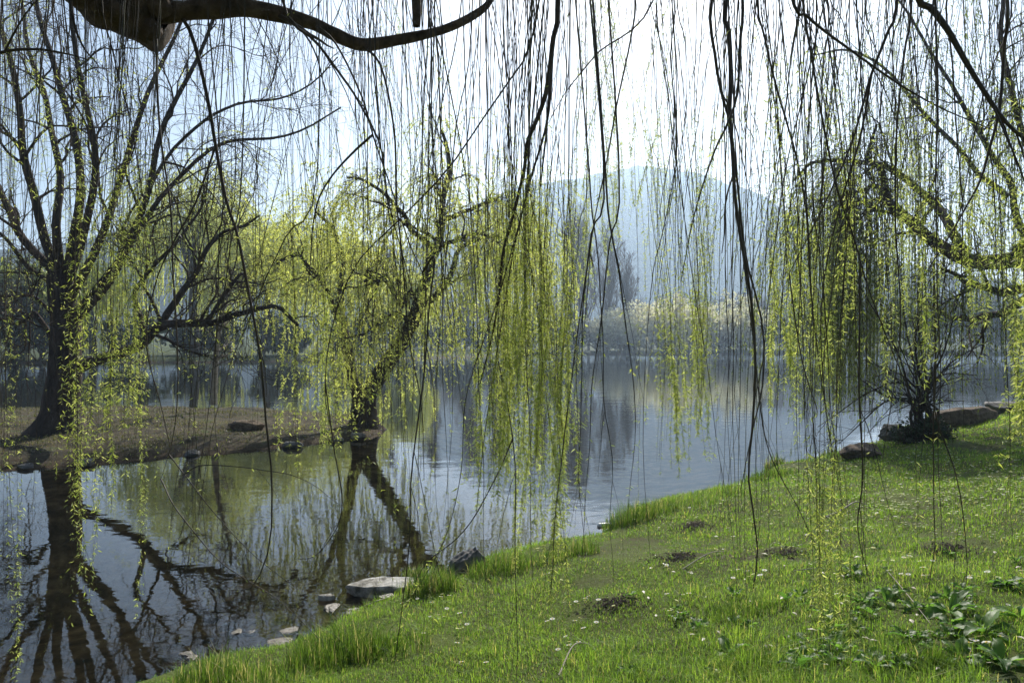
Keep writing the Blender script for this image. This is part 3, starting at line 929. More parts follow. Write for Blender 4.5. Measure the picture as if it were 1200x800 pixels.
# ------------------------------------------------------------------ stones and earth
def rock(name, c, size, rot, seed, mat, label, cat='stone', group=None, flat=0.5, sink=.3, tilt=(0, 0)):
    import bmesh
    r = np.random.default_rng(seed)
    bm = bmesh.new()
    bmesh.ops.create_icosphere(bm, subdivisions=5, radius=1.0)
    pl = [(unit(r.normal(0, 1, 3)), r.uniform(.55, .85)) for _ in range(14)]
    pl.append((np.array([0, 0, 1.0]), flat))
    ph = r.uniform(0, 6.28, (10, 3))
    fr = r.normal(0, 3.2, (10, 3))
    for v in bm.verts:
        c0 = np.array(v.co)
        for nrm, dd in pl:
            s = c0 @ nrm
            if s > dd:
                c0 = c0 - nrm * (s - dd) * .93
        for k in range(10):
            c0 = c0 * (1 + .013 * math.sin(fr[k] @ c0 * 2.9 + ph[k, 0]))
        v.co = Vector(c0 * np.array(size))
    me = bpy.data.meshes.new(name)
    bm.to_mesh(me); bm.free()
    for p in me.polygons:
        p.use_smooth = True
    me.materials.append(mat)
    o = bpy.data.objects.new(name, me)
    COL.objects.link(o)
    o.location = (c[0], c[1], c[2] + size[2] * (1 - sink) * .5)
    o.rotation_euler = (tilt[0], tilt[1], rot)
    return tag(o, label, cat, group)


def U3(px, py, z=0.0):
    a = U(px, py, z)
    return np.array([a[0], a[1], z])


rock('stone_slab', U3(440, 692), (.40, .25, .13), .38, 1, M['stone'], 'flat pale stone slab lying at the waterline beside the muddy inlet', flat=.45, sink=.35)
rock('stone', U3(360, 768), (.26, .10, .10), .5, 2, M['stone'], 'long pale stone half hidden behind the tall bright grass', flat=.5)
rock('stone', U3(383, 702), (.09, .05, .05), .3, 3, M['stone'], 'small white stone breaking the water in front of the slab', flat=.6, sink=.2)
rock('stone', np.array([*U(325, 755), -.08]), (.22, .16, .09), .3, 4, M['wet_stone'], 'rounded brown wet stone just under the water by the long pale stone', flat=.7)
rock('stone', np.array([*U(338, 738), -.07]), (.13, .09, .07), .9, 5, M['wet_stone'], 'smaller tan wet stone in the shallows', flat=.7)
rock('stone', np.array([*U(300, 780), -.12]), (.18, .13, .08), 1.2, 14, M['wet_stone'], 'sunken dark stone in the shallows nearest the grass clump', flat=.7)
rock('stone', np.array([*U(425, 735), -.02]), (.16, .07, .05), .5, 15, M['stone'], 'thin low stone in the mud below the slab', flat=.5)
r_ = np.random.default_rng(23)
for i in range(30):
    px_, py_ = r_.uniform(215, 470), r_.uniform(700, 800)
    u_ = U(px_, py_); z_ = gz(*u_)
    if z_ > .03: continue
    a_ = r_.uniform(.03, .10)
    rock('pebble', np.array([u_[0], u_[1], z_]), (a_ * 1.3, a_, a_ * .55), r_.uniform(0, 3), 200 + i, M['wet_stone'], 'brown pebble lying on the muddy bed of the shallows', 'pebble', 'pebbles in the shallows', flat=.7, sink=.3)
rock('stone', U3(470, 722), (.20, .10, .06), .3, 16, M['stone'], 'flat grey stone sunk in the mud directly under the dense clump', flat=.5)
q_ = PG(548, 668)
rock('leaning_stone', np.array([q_[0], q_[1], q_[2] - .02]), (.19, .12, .26), .2, 6, M['dark_stone'], 'dark pointed stone leaning at the lake edge among grass', flat=.9, sink=.5, tilt=(0, .55))
q_ = PG(1066, 515)
rock('stone', q_ + [-.35, .1, 0], (.38, .28, .32), .4, 7, M['dark_stone'], 'grey boulder at the foot of the bare bush by the water', flat=.7)
q_ = PG(1180, 484)
rock('stone', q_ + [0, 0, 0], (.75, .5, .34), .2, 8, M['dark_stone'], 'broad brown rock on the far end of the bank', flat=.6)
q_ = PG(1010, 535)
rock('earth_mound', q_, (.62, .35, .2), .7, 9, M['soil'], 'bare brown earth lump eroding beside the bush', 'earth mound', flat=.8)
q_ = PG(1130, 497)
rock('root_mound', q_, (1.5, .45, .36), .55, 10, M['soil'], 'long dark rooty mound along the shore past the bush', 'earth mound', flat=.8)
q_ = PG(290, 503)
rock('earth_mound', q_, (.55, .35, .22), .1, 12, M['soil'], 'dark hummock on the bare spit near the water', 'earth mound', flat=.8)
for i, (px, py, s, lb) in enumerate([(30, 549, .16, 'small dark stone in the spit edge before the big trunk'), (100, 545, .2, 'dark stone just past the big trunk on the muddy spit edge'), (225, 533, .2, 'dark stone on the spit edge between trunk and hummock'), (345, 524, .22, 'dark stone on the spit edge just past the hummock'), (395, 517, .2, 'dark stone under the twin-stemmed willow, nearer the hummock'), (420, 514, .25, 'largest dark stone at the very tip of the spit')]):
    rock('stone', U3(px, py), (s * 1.3, s, s * .6), i, 40 + i, M['dark_stone'], lb, group='stones edging the spit', flat=.7)
for i, (px, py, s, lb) in enumerate([(722, 708, .14, 'crumbly molehill lowest on the slope'), (795, 653, .16, 'crumbly molehill halfway down the slope'), (925, 648, .19, 'dark molehill under the thick bunch of hanging twigs'), (1108, 645, .2, 'widest dark molehill under the sparse twigs'), (812, 617, .13, 'small molehill closest to the lake')]):
    r = np.random.default_rng(70 + i)
    c = PG(px, py)
    mb = MB()
    # a heap of soil clods
    base_o = c.copy()
    for k in range(260):
        a_, rr_ = r.uniform(0, 6.28), abs(r.normal(0, s * .9))
        p = np.array([c[0] + math.cos(a_) * rr_ * 1.4, c[1] + math.sin(a_) * rr_, 0])
        p[2] = gz(p[0], p[1]) + max(0, .012 * (1 - rr_ / s))
        z = r.uniform(.005, .009) + .014 * r.random() ** 3
        th = np.arange(6) * 1.047
        v = [p + [math.cos(t) * z * r.uniform(.7, 1.4), math.sin(t) * z * r.uniform(.7, 1.3), -z * .3] for t in th] + [p + [r.normal(0, z * .2), r.normal(0, z * .2), z * .8], p + [z * .5, 0, z * .55], p + [-z * .5, z * .2, z * .5]]
        tr = [[j, (j + 1) % 6, 6] for j in range(6)]
        mb.add(v, tris=tr)
    o = mb.obj('molehill', [M['soil']], smooth=False, origin=base_o)
    tag(o, lb, 'molehill', 'molehills on the bank')


# floating litter near the tuft
def bottle():
    c = U3(709, 616)
    root = thing('plastic_bottle', (c[0], c[1], .0), 'small whitish bottle floating near the grassy edge', 'bottle')
    prof = [(-.11, .0), (-.11, .028), (-.09, .034), (.03, .034), (.06, .03), (.085, .014), (.1, .013)]
    k = 14; th = np.arange(k) * 6.283 / k
    v = np.array([[[a, math.cos(t) * b, math.sin(t) * b + .012] for t in th] for a, b in prof])
    i = np.arange(len(prof) - 1)[:, None]; j = np.arange(k)[None]
    q = np.stack([i * k + j, i * k + (j + 1) % k, (i + 1) * k + (j + 1) % k, (i + 1) * k + j], -1)
    MB().add(v, quads=q).obj('bottle_body', [M['white_plastic']], root)
    v = np.array([[[a, math.cos(t) * b, math.sin(t) * b + .012] for t in th] for a, b in [(.098, .015), (.118, .015), (.118, 0)]])
    q = np.stack([np.arange(2)[:, None] * k + j, np.arange(2)[:, None] * k + (j + 1) % k, (np.arange(2)[:, None] + 1) * k + (j + 1) % k, (np.arange(2)[:, None] + 1) * k + j], -1)
    MB().add(v, quads=q).obj('cap', [M['dark_stone']], root)
    root.rotation_euler = (0, 0, .3)


bottle()


# ------------------------------------------------------------------ grass
def blades(mb, p, h, wd, r, mat=0, lean=.5, bend=.5, v=None, three=True):
    m = len(p)
    a = r.uniform(0, 6.28, m)
    d = np.stack([np.cos(a), np.sin(a), np.zeros(m)], 1)
    ln = (np.abs(r.normal(0, lean, m)))[:, None]
    side = np.stack([-np.sin(a + r.normal(0, .6, m)), np.cos(a), np.zeros(m)], 1)
    h = h[:, None]; wd = wd[:, None]
    up = np.array([0, 0, 1.0])
    midp = p + up * h * .55 + d * h * ln * .4
    tip = p + up * h * (1 - .3 * ln * bend) + d * h * ln * (1 + bend)
    vv = np.stack([p - side * wd * .5, p + side * wd * .5, midp + side * wd * .4, midp - side * wd * .4, tip], 1)
    o = (np.arange(m) * 5)[:, None]
    v = r.beta(2, 3, m) if v is None else v
    n0 = mb.n
    mb.add(vv, quads=np.array([[0, 1, 2, 3]]) + o, mat=mat, attr=np.repeat(v, 5))
    tr = np.array([[3, 2, 4]]) + o + n0
    mb.t.append(tr); mb.tm.append(np.full(m, mat))


def lawn():
    r = np.random.default_rng(77)
    N = 620000
    rr = np.exp(r.uniform(math.log(2.4), math.log(42), N)); th = r.uniform(math.radians(-42), math.radians(48), N)
    x, y = rr * np.sin(th), rr * np.cos(th)
    z, a, b, c = ground_z(x, y)
    patch = nz(x, y, 2.2, 3) + nz(x, y, 6.5, 25) * .7
    rough = np.clip((5.2 - rr) / 1.6, 0, 1) * np.clip((x + .2) / 1.2, 0, 1)
    bare = patch < -1.2 + 1.3 * rough
    for (mx, my, mr, mh) in MOUNDS:
        bare |= ((x - mx) ** 2 + (y - my) ** 2) < (mr * .75) ** 2 * r.uniform(.4, 1.4, N)
    ok = (a > .04) & ~(bare & (r.random(N) < .85)) & ((a > .22) | (r.random(N) < .35 + .3 * nz(x, y, 3.1, 15)))
    x, y, z, a, rr, patch = [q[ok] for q in (x, y, z, a, rr, patch)]
    m = len(x)
    lod = np.maximum(1, rr / 5.5)
    h = r.uniform(.018, .05, m) * (1 + .35 * np.clip(patch, -1, 1.5)) * (1 + .12 * (lod - 1))
    h *= np.where(a < .3, r.uniform(.8, 1.8, m), 1)
    h *= np.where((rr < 5) & (x > .3), r.uniform(.8, 2.3, m), 1)
    wd = r.uniform(.0022, .0045, m) * lod
    v = np.clip(r.beta(2, 3, m) * .8 + .10 * patch + .05, 0, .93)
    v = np.where(r.random(m) < .07, 1.0, v)
    tuft = nz(x, y, 9, 40) > 1.25
    h = np.where(tuft, h * r.uniform(1.2, 2.0, m), h)
    mb = MB()
    blades(mb, np.stack([x, y, z - .004], 1), h, wd, r, 0, .7, .6, v)
    tag(mb.obj('lawn_grass', [M['grass']]), 'short green lawn grass covering the sloping bank', None, None, 'stuff')
    # sparse dry grass and litter on the spit
    N = 60000
    x = r.uniform(-22, -3.6, N); y = r.uniform(14, 33, N)
    z, a, b, c = ground_z(x, y)
    pt = nz(x, y, 1.5, 9)
    ok = (b > .05) & (r.random(N) < np.clip(.4 + .4 * pt, .1, 1))
    x, y, z = x[ok], y[ok], z[ok]; m = len(x)
    mb = MB()
    blades(mb, np.stack([x, y, z], 1), r.uniform(.02, .10, m), r.uniform(.008, .022, m), r, 0, .8, .6, r.random(m))
    tag(mb.obj('sparse_grass', [M['dry_grass']]), 'sparse dry grass and litter scattered over the bare spit', None, None, 'stuff')
    # reeds and dry growth along the opposite shore
    N = 26000
    x = r.uniform(-120, 90, N)
    yy = r.uniform(84, 162, N)
    z, a, b, c = ground_z(x, yy)
    ok = (c > -.1) & (c < 3.0)
    x, yy, z = x[ok], yy[ok], z[ok]; m = len(x)
    mb = MB()
    blades(mb, np.stack([x, yy, z - .05], 1), r.uniform(.4, 1.3, m), r.uniform(.05, .12, m), r, 0, .4, .4, r.random(m))
    tag(mb.obj('shore_reeds', [M['dry_grass']]), 'pale dry reeds lining the shore across the water', None, None, 'stuff')


lawn()


def clump(px, py, h, sp, n, label, seed, dry=.1, base_z=None, name='grass_clump', cat='grass clump', group='tall grass clumps at the lake edge', off=(0, 0)):
    r = np.random.default_rng(seed)
    c = PG(px, py) if base_z is None else U3(px, py, base_z)
    c = c + np.array([off[0], off[1], 0])
    a = r.uniform(0, 6.28, n); q = np.sqrt(r.random(n)) * sp
    p = np.stack([c[0] + np.cos(a) * q * 1.25, c[1] + np.sin(a) * q, np.zeros(n)], 1)
    p[:, 2] = np.maximum(ground_z(p[:, 0], p[:, 1])[0], -.2) - .01
    mb = MB()
    hh = h * r.uniform(.45, 1.1, n) * (1.1 - .5 * (q / sp))
    v = np.where(r.random(n) < dry, 1.0, r.uniform(0, .85, n))
    blades(mb, p, hh, r.uniform(.004, .008, n) * max(1, c[1] / 9), r, 0, .28, .7, v)
    tag(mb.obj(name, [M['tall_grass']], origin=c), label, cat, group)


clump(395, 770, .34, .30, 850, 'largest bright green clump in front of the long pale stone', 1)
clump(455, 765, .18, .26, 380, 'lower green clump right of the largest one, below the mud', 2)
clump(250, 796, .26, .22, 420, 'bright clump standing alone in the corner by the shallows', 3, .2)
clump(320, 795, .18, .26, 330, 'ragged clump between the corner clump and the largest one', 33, .2)
clump(507, 695, .34, .20, 700, 'dense clump overhanging the dark mud beside the slab', 4, .15)
clump(485, 678, .22, .13, 300, 'small tuft growing on the back of the pale slab', 34, .2)
clump(585, 668, .26, .26, 600, 'loose clump just behind the leaning dark stone', 5)
clump(645, 658, .20, .18, 250, 'thin clump at the lake edge midway between stone and tuft', 6, .2)
clump(682, 648, .24, .16, 260, 'thin upright clump at the waterline below the bottle', 7, .1)
clump(738, 612, .38, .30, 600, 'tall clump at the bend of the bank near the floating bottle', 8, .12)
clump(760, 602, .28, .36, 380, 'clump leaning over the water just past the tall one', 9, .12)
clump(800, 594, .22, .4, 300, 'low wide clump along the middle of the lake edge', 10)
clump(845, 580, .20, .4, 260, 'clump where the bank swings outward beneath dangling twigs', 11)
clump(895, 560, .24, .45, 500, 'flat clump on the edge just before the reeds', 12)
clump(940, 556, .38, .18, 220, 'dark reeds standing in the bright water', 13, .35, 0.0, 'reed_clump', 'reeds', None, (-.2, .9))
clump(975, 544, .3, .16, 160, 'sparser reeds standing nearest the earth lump', 14, .35, 0.0, 'reed_clump', 'reeds', None, (.3, .9))
clump(882, 785, .16, .16, 500, 'lush low tuft growing in the rough turf near the dock leaves', 15, .05, group=None)
clump(1092, 780, .15, .14, 420, 'lush low tuft between the biggest dock plant and the lone pale leaves', 16, .05, group=None)
clump(870, 720, .13, .2, 420, 'dark green tuft beneath the thick bunch of hanging twigs', 17, .05, group=None)


# ------------------------------------------------------------------ daisies
def daisy_mesh(seed, near):
    r = np.random.default_rng(seed)
    mb = MB()
    h = r.uniform(.035, .06)
    t = np.array([[0, 0, 0], [r.normal(0, .004), r.normal(0, .004), h * .5], [r.normal(0, .006), r.normal(0, .006), h]])
    mb.tubes(t, np.full(3, .0008), 3, 0)
    c = t[-1]; tilt = r.normal(0, .3, 2) + [0, -.25]
    n = 14 if near else 8
    a = np.arange(n) * 6.283 / n
    R = .0115
    for i in range(n):
        for_ = []
        w2 = 6.283 / n * .42
        for (aa, rr, zz) in ((a[i] - w2 * .6, .0025, 0), (a[i] - w2, R * .9, .0015), (a[i], R * 1.05, .0018), (a[i] + w2, R * .9, .0015), (a[i] + w2 * .6, .0025, 0)):
            x, y = math.cos(aa) * rr, math.sin(aa) * rr
            for_.append(c + [x, y, zz + x * tilt[0] + y * tilt[1]])
        mb.add(for_, tris=[[0, 1, 2], [0, 2, 3], [0, 3, 4]], mat=1, attr=r.random())
    k = 7; th = np.arange(k) * 6.283 / k
    mb.add([c + [math.cos(q) * .004, math.sin(q) * .004, .001] for q in th] + [c + [0, 0, .0045]], tris=[[j, (j + 1) % k, k] for j in range(k)], mat=2)
    return mb.mesh('daisy', [M['grass'], M['petal'], M['yellow']], False)


def daisies():
    r = np.random.default_rng(99)
    kinds = [daisy_mesh(i, True) for i in range(6)]
    spots = []
    clusters = [(470, 700, 30, 10, 0), (485, 712, 40, 14, 14), (555, 720, 40, 30, 10), (640, 700, 40, 30, 14), (680, 640, 60, 20, 10), (780, 640, 60, 25, 12), (880, 600, 60, 25, 14), (1000, 580, 60, 25, 22), (1120, 570, 60, 30, 34), (1150, 540, 50, 20, 34), (1090, 560, 70, 25, 26), (1060, 600, 60, 25, 14), (1170, 610, 30, 40, 14), (900, 560, 40, 12, 10), (760, 745, 50, 30, 8), (850, 690, 60, 30, 10), (960, 660, 60, 30, 10), (1050, 670, 60, 30, 12), (1000, 720, 80, 40, 10), (1100, 700, 70, 40, 10), (1180, 680, 20, 40, 5), (620, 770, 40, 20, 6), (560, 765, 40, 15, 5)]
    for (px, py, sx, sy, n) in clusters:
        for _ in range(n):
            if _ % 4 == 0: kx, ky = r.normal(px, sx), r.normal(py, sy)
            x, y = kx + r.normal(0, 9), ky + r.normal(0, 4)
            if not (400 < x < 1215 and 480 < y < 812):
                continue
            spots.append((x, y))
    spots = spots[:300]
    extra = MB()
    for _ in range(1100):
        if _ % 12 == 0: kx, ky = r.normal(1070, 110), r.normal(565, 40)
        x, y = kx + r.normal(0, 16), ky + r.normal(0, 4)
        if x > 1215 or y < 500 or x < 700: continue
        c = PG(x, y)
        if c[2] < .15: continue
        th = np.arange(8) * .785; R = .013 * r.uniform(.8, 1.3) * (1 + .03 * max(0, c[1] - 6)); q = c + [0, 0, .045]
        extra.add([q + [math.cos(t) * R, math.sin(t) * R, -.3 * R * math.sin(t)] for t in th] + [q + [0, 0, .002]], tris=[[j, (j + 1) % 8, 8] for j in range(8)], attr=r.random())
    tag(extra.obj('daisy_carpet', [M['petal']]), 'carpet of tiny white daisies thick on the upper bank', None, None, 'stuff')
    for i, (x, y) in enumerate(spots):
        c = PG(x, y)
        if c[2] < .12 or sdf(NEAR_POLY, np.array([c[0]]), np.array([c[1]]))[0] < .2:
            continue
        o = bpy.data.objects.new('daisy', kinds[i % 6])
        COL.objects.link(o)
        s = r.uniform(1.1, 1.9) * (1 + .03 * max(0, c[1] - 6))
        o.location = c; o.rotation_euler = (0, 0, r.uniform(-.8, .8)); o.scale = (s, s, 1.0)
        tag(o, 'small white daisy with a yellow eye open in the short grass of the bank', 'daisy', 'daisies dotted over the bank')


daisies()


# ------------------------------------------------------------------ broad-leaved plants
def dock(px, py, n, L, label, seed, pale=0.3):
    r = np.random.default_rng(seed)
    c = PG(px, py)
    mb = MB()
    for i in range(n):
        a = i * 2.4 + r.normal(0, .3)
        ln = L * r.uniform(.6, 1.15); wd = ln * r.uniform(.26, .40)
        el = r.uniform(.3, 1.3)
        ns, nw = 9, 5
        s = np.linspace(0, 1, ns)[:, None]
        u = np.linspace(-1, 1, nw)[None, :]
        ang = el - s * r.uniform(.9, 1.5)
        hx = np.cumsum(np.cos(ang), 0) / ns * ln; hz = np.cumsum(np.sin(ang), 0) / ns * ln
        prof = np.sin(np.clip((s - .06) / .94, 0, 1) ** .75 * math.pi) ** .75 * wd * .5 + .002
        X = hx + 0 * u; Y = u * prof
        Zz = hz + np.abs(u) * prof * .35 + np.sin(s * 18 + i) * u ** 2 * prof * .16
        tw = r.normal(0, .25)
        Zz = Zz + Y * tw + .006 * np.sin(s * 9 + u * 5 + i * 2)
        X = X + Y * r.normal(0, .25)
        ca, sa = math.cos(a), math.sin(a)
        v = np.stack([c[0] + X * ca - Y * sa, c[1] + X * sa + Y * ca, c[2] + .012 + Zz], -1)
        ii = np.arange(ns - 1)[:, None]; jj = np.arange(nw - 1)[None]
        q = np.stack([ii * nw + jj, ii * nw + jj + 1, (ii + 1) * nw + jj + 1, (ii + 1) * nw + jj], -1)
        mb.add(v, quads=q, attr=r.random(), mat=0)
    tag(mb.obj('dock_plant', [M['dock']], origin=c), label, 'plant', 'broad-leaved dock plants in the rough turf')


dock(1112, 722, 9, .20, 'dock with upright glowing leaves beneath the sparse twigs', 1)
dock(1155, 745, 9, .20, 'dock spreading glossy leaves beside the upright one', 2)
dock(1125, 778, 8, .17, 'large dock with pale shining leaves near the lush tuft', 3)
dock(1175, 785, 8, .18, 'dock with long drooping leaf closest to the camera', 4)
dock(1000, 742, 6, .11, 'small dock with grey shining leaves beneath the thick bunch of twigs', 5)
dock(972, 768, 5, .09, 'tiny dock with one round pale leaf', 6)
dock(818, 738, 7, .10, 'low dock cluster farthest down the slope', 7)
dock(1180, 690, 6, .15, 'dock with flat leaves beside the bare soil strip', 8)
dock(740, 700, 5, .07, 'very small rosette next to the lowest molehill', 9)
dock(1196, 728, 6, .16, 'dock cut by the picture edge above the drooping one', 10)
dock(735, 790, 5, .08, 'small rosette nearest the bottom of the slope', 11)


r_ = np.random.default_rng(17)
for i in range(58):
    px_, py_ = (r_.uniform(790, 1200), r_.uniform(700, 800)) if i < 44 else (r_.uniform(980, 1200), r_.uniform(640, 720))
    dock(px_, py_, int(r_.integers(4, 8)), r_.uniform(.05, .14), 'small low broad-leaved weed scattered among the rough turf', 400 + i)


def dead_leaf(px, py, L, seed):
    r = np.random.default_rng(seed)
    c = PG(px, py)
    a = r.uniform(0, 6.28)
    d = np.array([[math.cos(a), math.sin(a), .15]])
    mb = MB()
    mb.leaves(np.zeros((1, 3)), unit(d), np.array([[.1, .1, 1.0]]), L, L * .42, 0, r.random(), -.3, .12)
    o = mb.obj('dead_leaf', [M['dead_leaf']])
    o.location = c + [0, 0, .03]
    tag(o, 'curled pale dead leaf lying on the turf', 'dead leaf', 'dead leaves on the bank')


r_ = np.random.default_rng(5)
for i in range(64):
    px, py = r_.uniform(760, 1195), r_.uniform(640, 798)
    if i < 8:
        px, py = r_.uniform(640, 900), r_.uniform(560, 700)
    dead_leaf(px, py, r_.uniform(.03, .07), 300 + i)


def stick(pts, r0, label, seed, mat='pale_bark'):
    r = np.random.default_rng(seed)
    w3 = []
    for (x, y) in pts:
        c = PG(x, y); c[2] += .02 + (.05 * r.random() if 0 < len(w3) < len(pts) - 1 else 0)
        w3.append(c)
    c = catmull(w3, 14)
    o = MB().tubes(c, np.linspace(r0, r0 * .35, 14), 6).obj('fallen_stick', [M[mat]], origin=w3[0])
    tag(o, label, 'stick', 'fallen sticks on the bank')


stick([(968, 608), (985, 603), (1003, 595), (1018, 594)], .014, 'pale curved stick lying high on the bank', 1)
stick([(1036, 667), (1062, 700), (1090, 735)], .005, 'thin straight twig lying above the upright dock', 2)
stick([(930, 672), (960, 669), (985, 672)], .005, 'thin horizontal twig near the dark molehill', 3)
stick([(655, 795), (672, 768), (690, 757)], .007, 'arched pale twig near the bottom rosette', 4)
stick([(415, 718), (440, 712), (462, 700)], .006, 'thin pale stick in the mud under the slab', 5)
stick([(800, 670), (830, 655), (850, 648)], .006, 'grey stick beside the halfway molehill', 6)

# ------------------------------------------------------------------ the willow overhead
exec_willow = True


def overhead_willow():
    r = np.random.default_rng(123)
    tb = np.array([-3.4, 1.2, gz(-3.4, 1.2)])
    root = thing('weeping_willow', tb, 'willow overhead with a gnarled limb and long leafy twigs hanging across the whole view', 'tree')
    # trunk outside the picture
    T = catmull([tb + [0, 0, -.2], tb + [.05, .1, .9], tb + [.1, .3, 1.9], tb + [.3, .6, 2.9], tb + [.6, 1.0, 3.7]], 20)
    mb = MB().tubes(T, np.linspace(.36, .26, 20), 18)
    v, q = flare(tb, .36, .6, 3, 24); mb.add(v, quads=q)
    child(mb, 'trunk', [M['limb_bark']], root)
    hub = T[-1]
    MATS = [M['limb_bark']]

    def gnarl(path, rad, name, k=20, amp=.1, seed=0):
        """thick limb with knobs in its surface"""
        rr = np.random.default_rng(seed)
        m = MB().tubes(path, rad, k)
        v = m.v[0].reshape(len(path), k, 3)
        c = path[:, None, :]
        off = v - c
        n1 = np.zeros(v.shape[:2])
        for _ in range(14):
            f = rr.normal(0, 16, 3); ph = rr.uniform(0, 6.28)
            n1 += np.sin(v @ f + ph)
        v2 = c + off * (1 + amp * n1[..., None] / 3.7)
        m.v[0] = v2.reshape(-1, 3)
        return child(m, name, MATS, root)

    # the thick limb whose blunt end shows at the top of the picture
    A = catmull([hub, hub + [.25, .5, .35], P(60, -110, 3.2), P(100, -40, 3.4), P(140, -5, 3.5), P(172, 12, 3.5), P(190, 18, 3.5)], 44)
    ra = np.interp(np.linspace(0, 1, 44), [0, .5, .8, .95, 1], [.24, .19, .185, .16, .07])
    gnarl(A, ra, 'thick_limb', 28, .13, 1)
    m = MB()
    # knots on the end of the limb
    for (px, py, d, s) in [(118, 5, 3.36, .05), (132, 12, 3.33, .045), (176, 34, 3.45, .05), (112, -8, 3.4, .06), (186, 8, 3.42, .055)]:
        c = P(px, py, d); th = np.linspace(0, math.pi, 8)[:, None]; ph = np.arange(12)[None] * 6.283 / 12
        v = np.stack([np.sin(th) * np.cos(ph), np.sin(th) * np.sin(ph), np.cos(th) + 0 * ph], -1) * s * (1 + .12 * np.sin(5 * ph + 3 * th))[..., None] + c
        i = np.arange(7)[:, None]; j = np.arange(12)[None]
        m.add(v, quads=np.stack([i * 12 + j, i * 12 + (j + 1) % 12, (i + 1) * 12 + (j + 1) % 12, (i + 1) * 12 + j], -1))
    child(m, 'knots', MATS, root)
    B = catmull([P(176, 12, 3.5), P(205, 13, 3.5), P(245, 10, 3.52), P(285, 9, 3.55), P(325, 16, 3.6), P(365, 27, 3.65), P(392, 40, 3.7), P(425, 52, 3.75), P(470, 46, 3.8), P(515, 36, 3.9), P(552, 20, 4.0), P(575, 0, 4.1), P(590, -40, 4.2), P(630, -120, 4.3), P(640, -200, 4.4)], 80)
    rb = np.interp(np.linspace(0, 1, 80), [0, .1, .35, .5, .8, 1], [.062, .048, .034, .030, .018, .008])
    gnarl(B, rb, 'bent_limb', 16, .10, 2)
    # broken stub hanging beside it
    S = catmull([P(487, -60, 3.75), P(487, -10, 3.75), P(488, 12, 3.75), P(488, 31, 3.75)], 10)
    gnarl(S, np.array([.014, .016, .019, .022, .024, .025, .025, .024, .023, .02]), 'broken_stub', 10, .06, 3)

    # boughs above the picture that carry everything
    boughs, brads = [], []
    ends = [(-3.5, 6.5, 6.4), (-2.0, 7.5, 6.6), (-.5, 8.5, 7.2), (1.5, 8.2, 7.3), (3.2, 8.5, 7.6), (5.5, 7.5, 7.2), (6.8, 5.5, 6.8), (5.0, 4.2, 6.0), (3.0, 3.6, 5.4), (1.2, 4.2, 5.4), (-.4, 4.6, 5.4), (-1.8, 4.6, 5.2), (-3.8, 4.2, 5.0), (2.2, 5.8, 6.2), (.2, 6.2, 6.4), (4.5, 6.0, 6.6), (1.8, 2.6, 4.9), (.2, 3.0, 4.9), (-5.0, 6.0, 6), (7.5, 9, 8)]
    for e in ends:
        e = np.array(e, float)
        mid = hub * .5 + e * .5 + [0, 0, .55]
        c = catmull([hub + [0, 0, -.1], hub * .8 + e * .2 + [0, 0, .5], mid, hub * .2 + e * .8 + [0, 0, .4], e], 26)
        c += wob(1, 26, .05, 6, r)[0]
        boughs.append(c); brads.append(np.linspace(.085, .016, 26))
    for c, rr in zip(boughs, brads):
        child(MB().tubes(c, rr, 9), 'bough', MATS, root)
    BP = np.concatenate([b[5:] for b in boughs])

    def anchor(top, rise=.1):
        """a bough point above this twig top, with an arch between"""
        dd = np.linalg.norm((BP - top)[:, :2], axis=1) + np.where(BP[:, 2] < top[2] + rise, 50, 0)
        return BP[np.argmin(dd + r.uniform(0, .5, len(dd)))]

    NP = 30

    def px_path(pts, d0, d1, up=True, n=NP):
        pts = np.array(pts, float)
        dd = np.linspace(d0, d1, len(pts))
        w3 = [P(a, b, d) for (a, b), d in zip(pts, dd)]
        if up:
            t = w3[0]
            b = anchor(t)
            w3 = [b, b * .55 + t * .45 + np.array([0, 0, .12 * np.linalg.norm((b - t)[:2])])] + w3
        return catmull(w3, n)

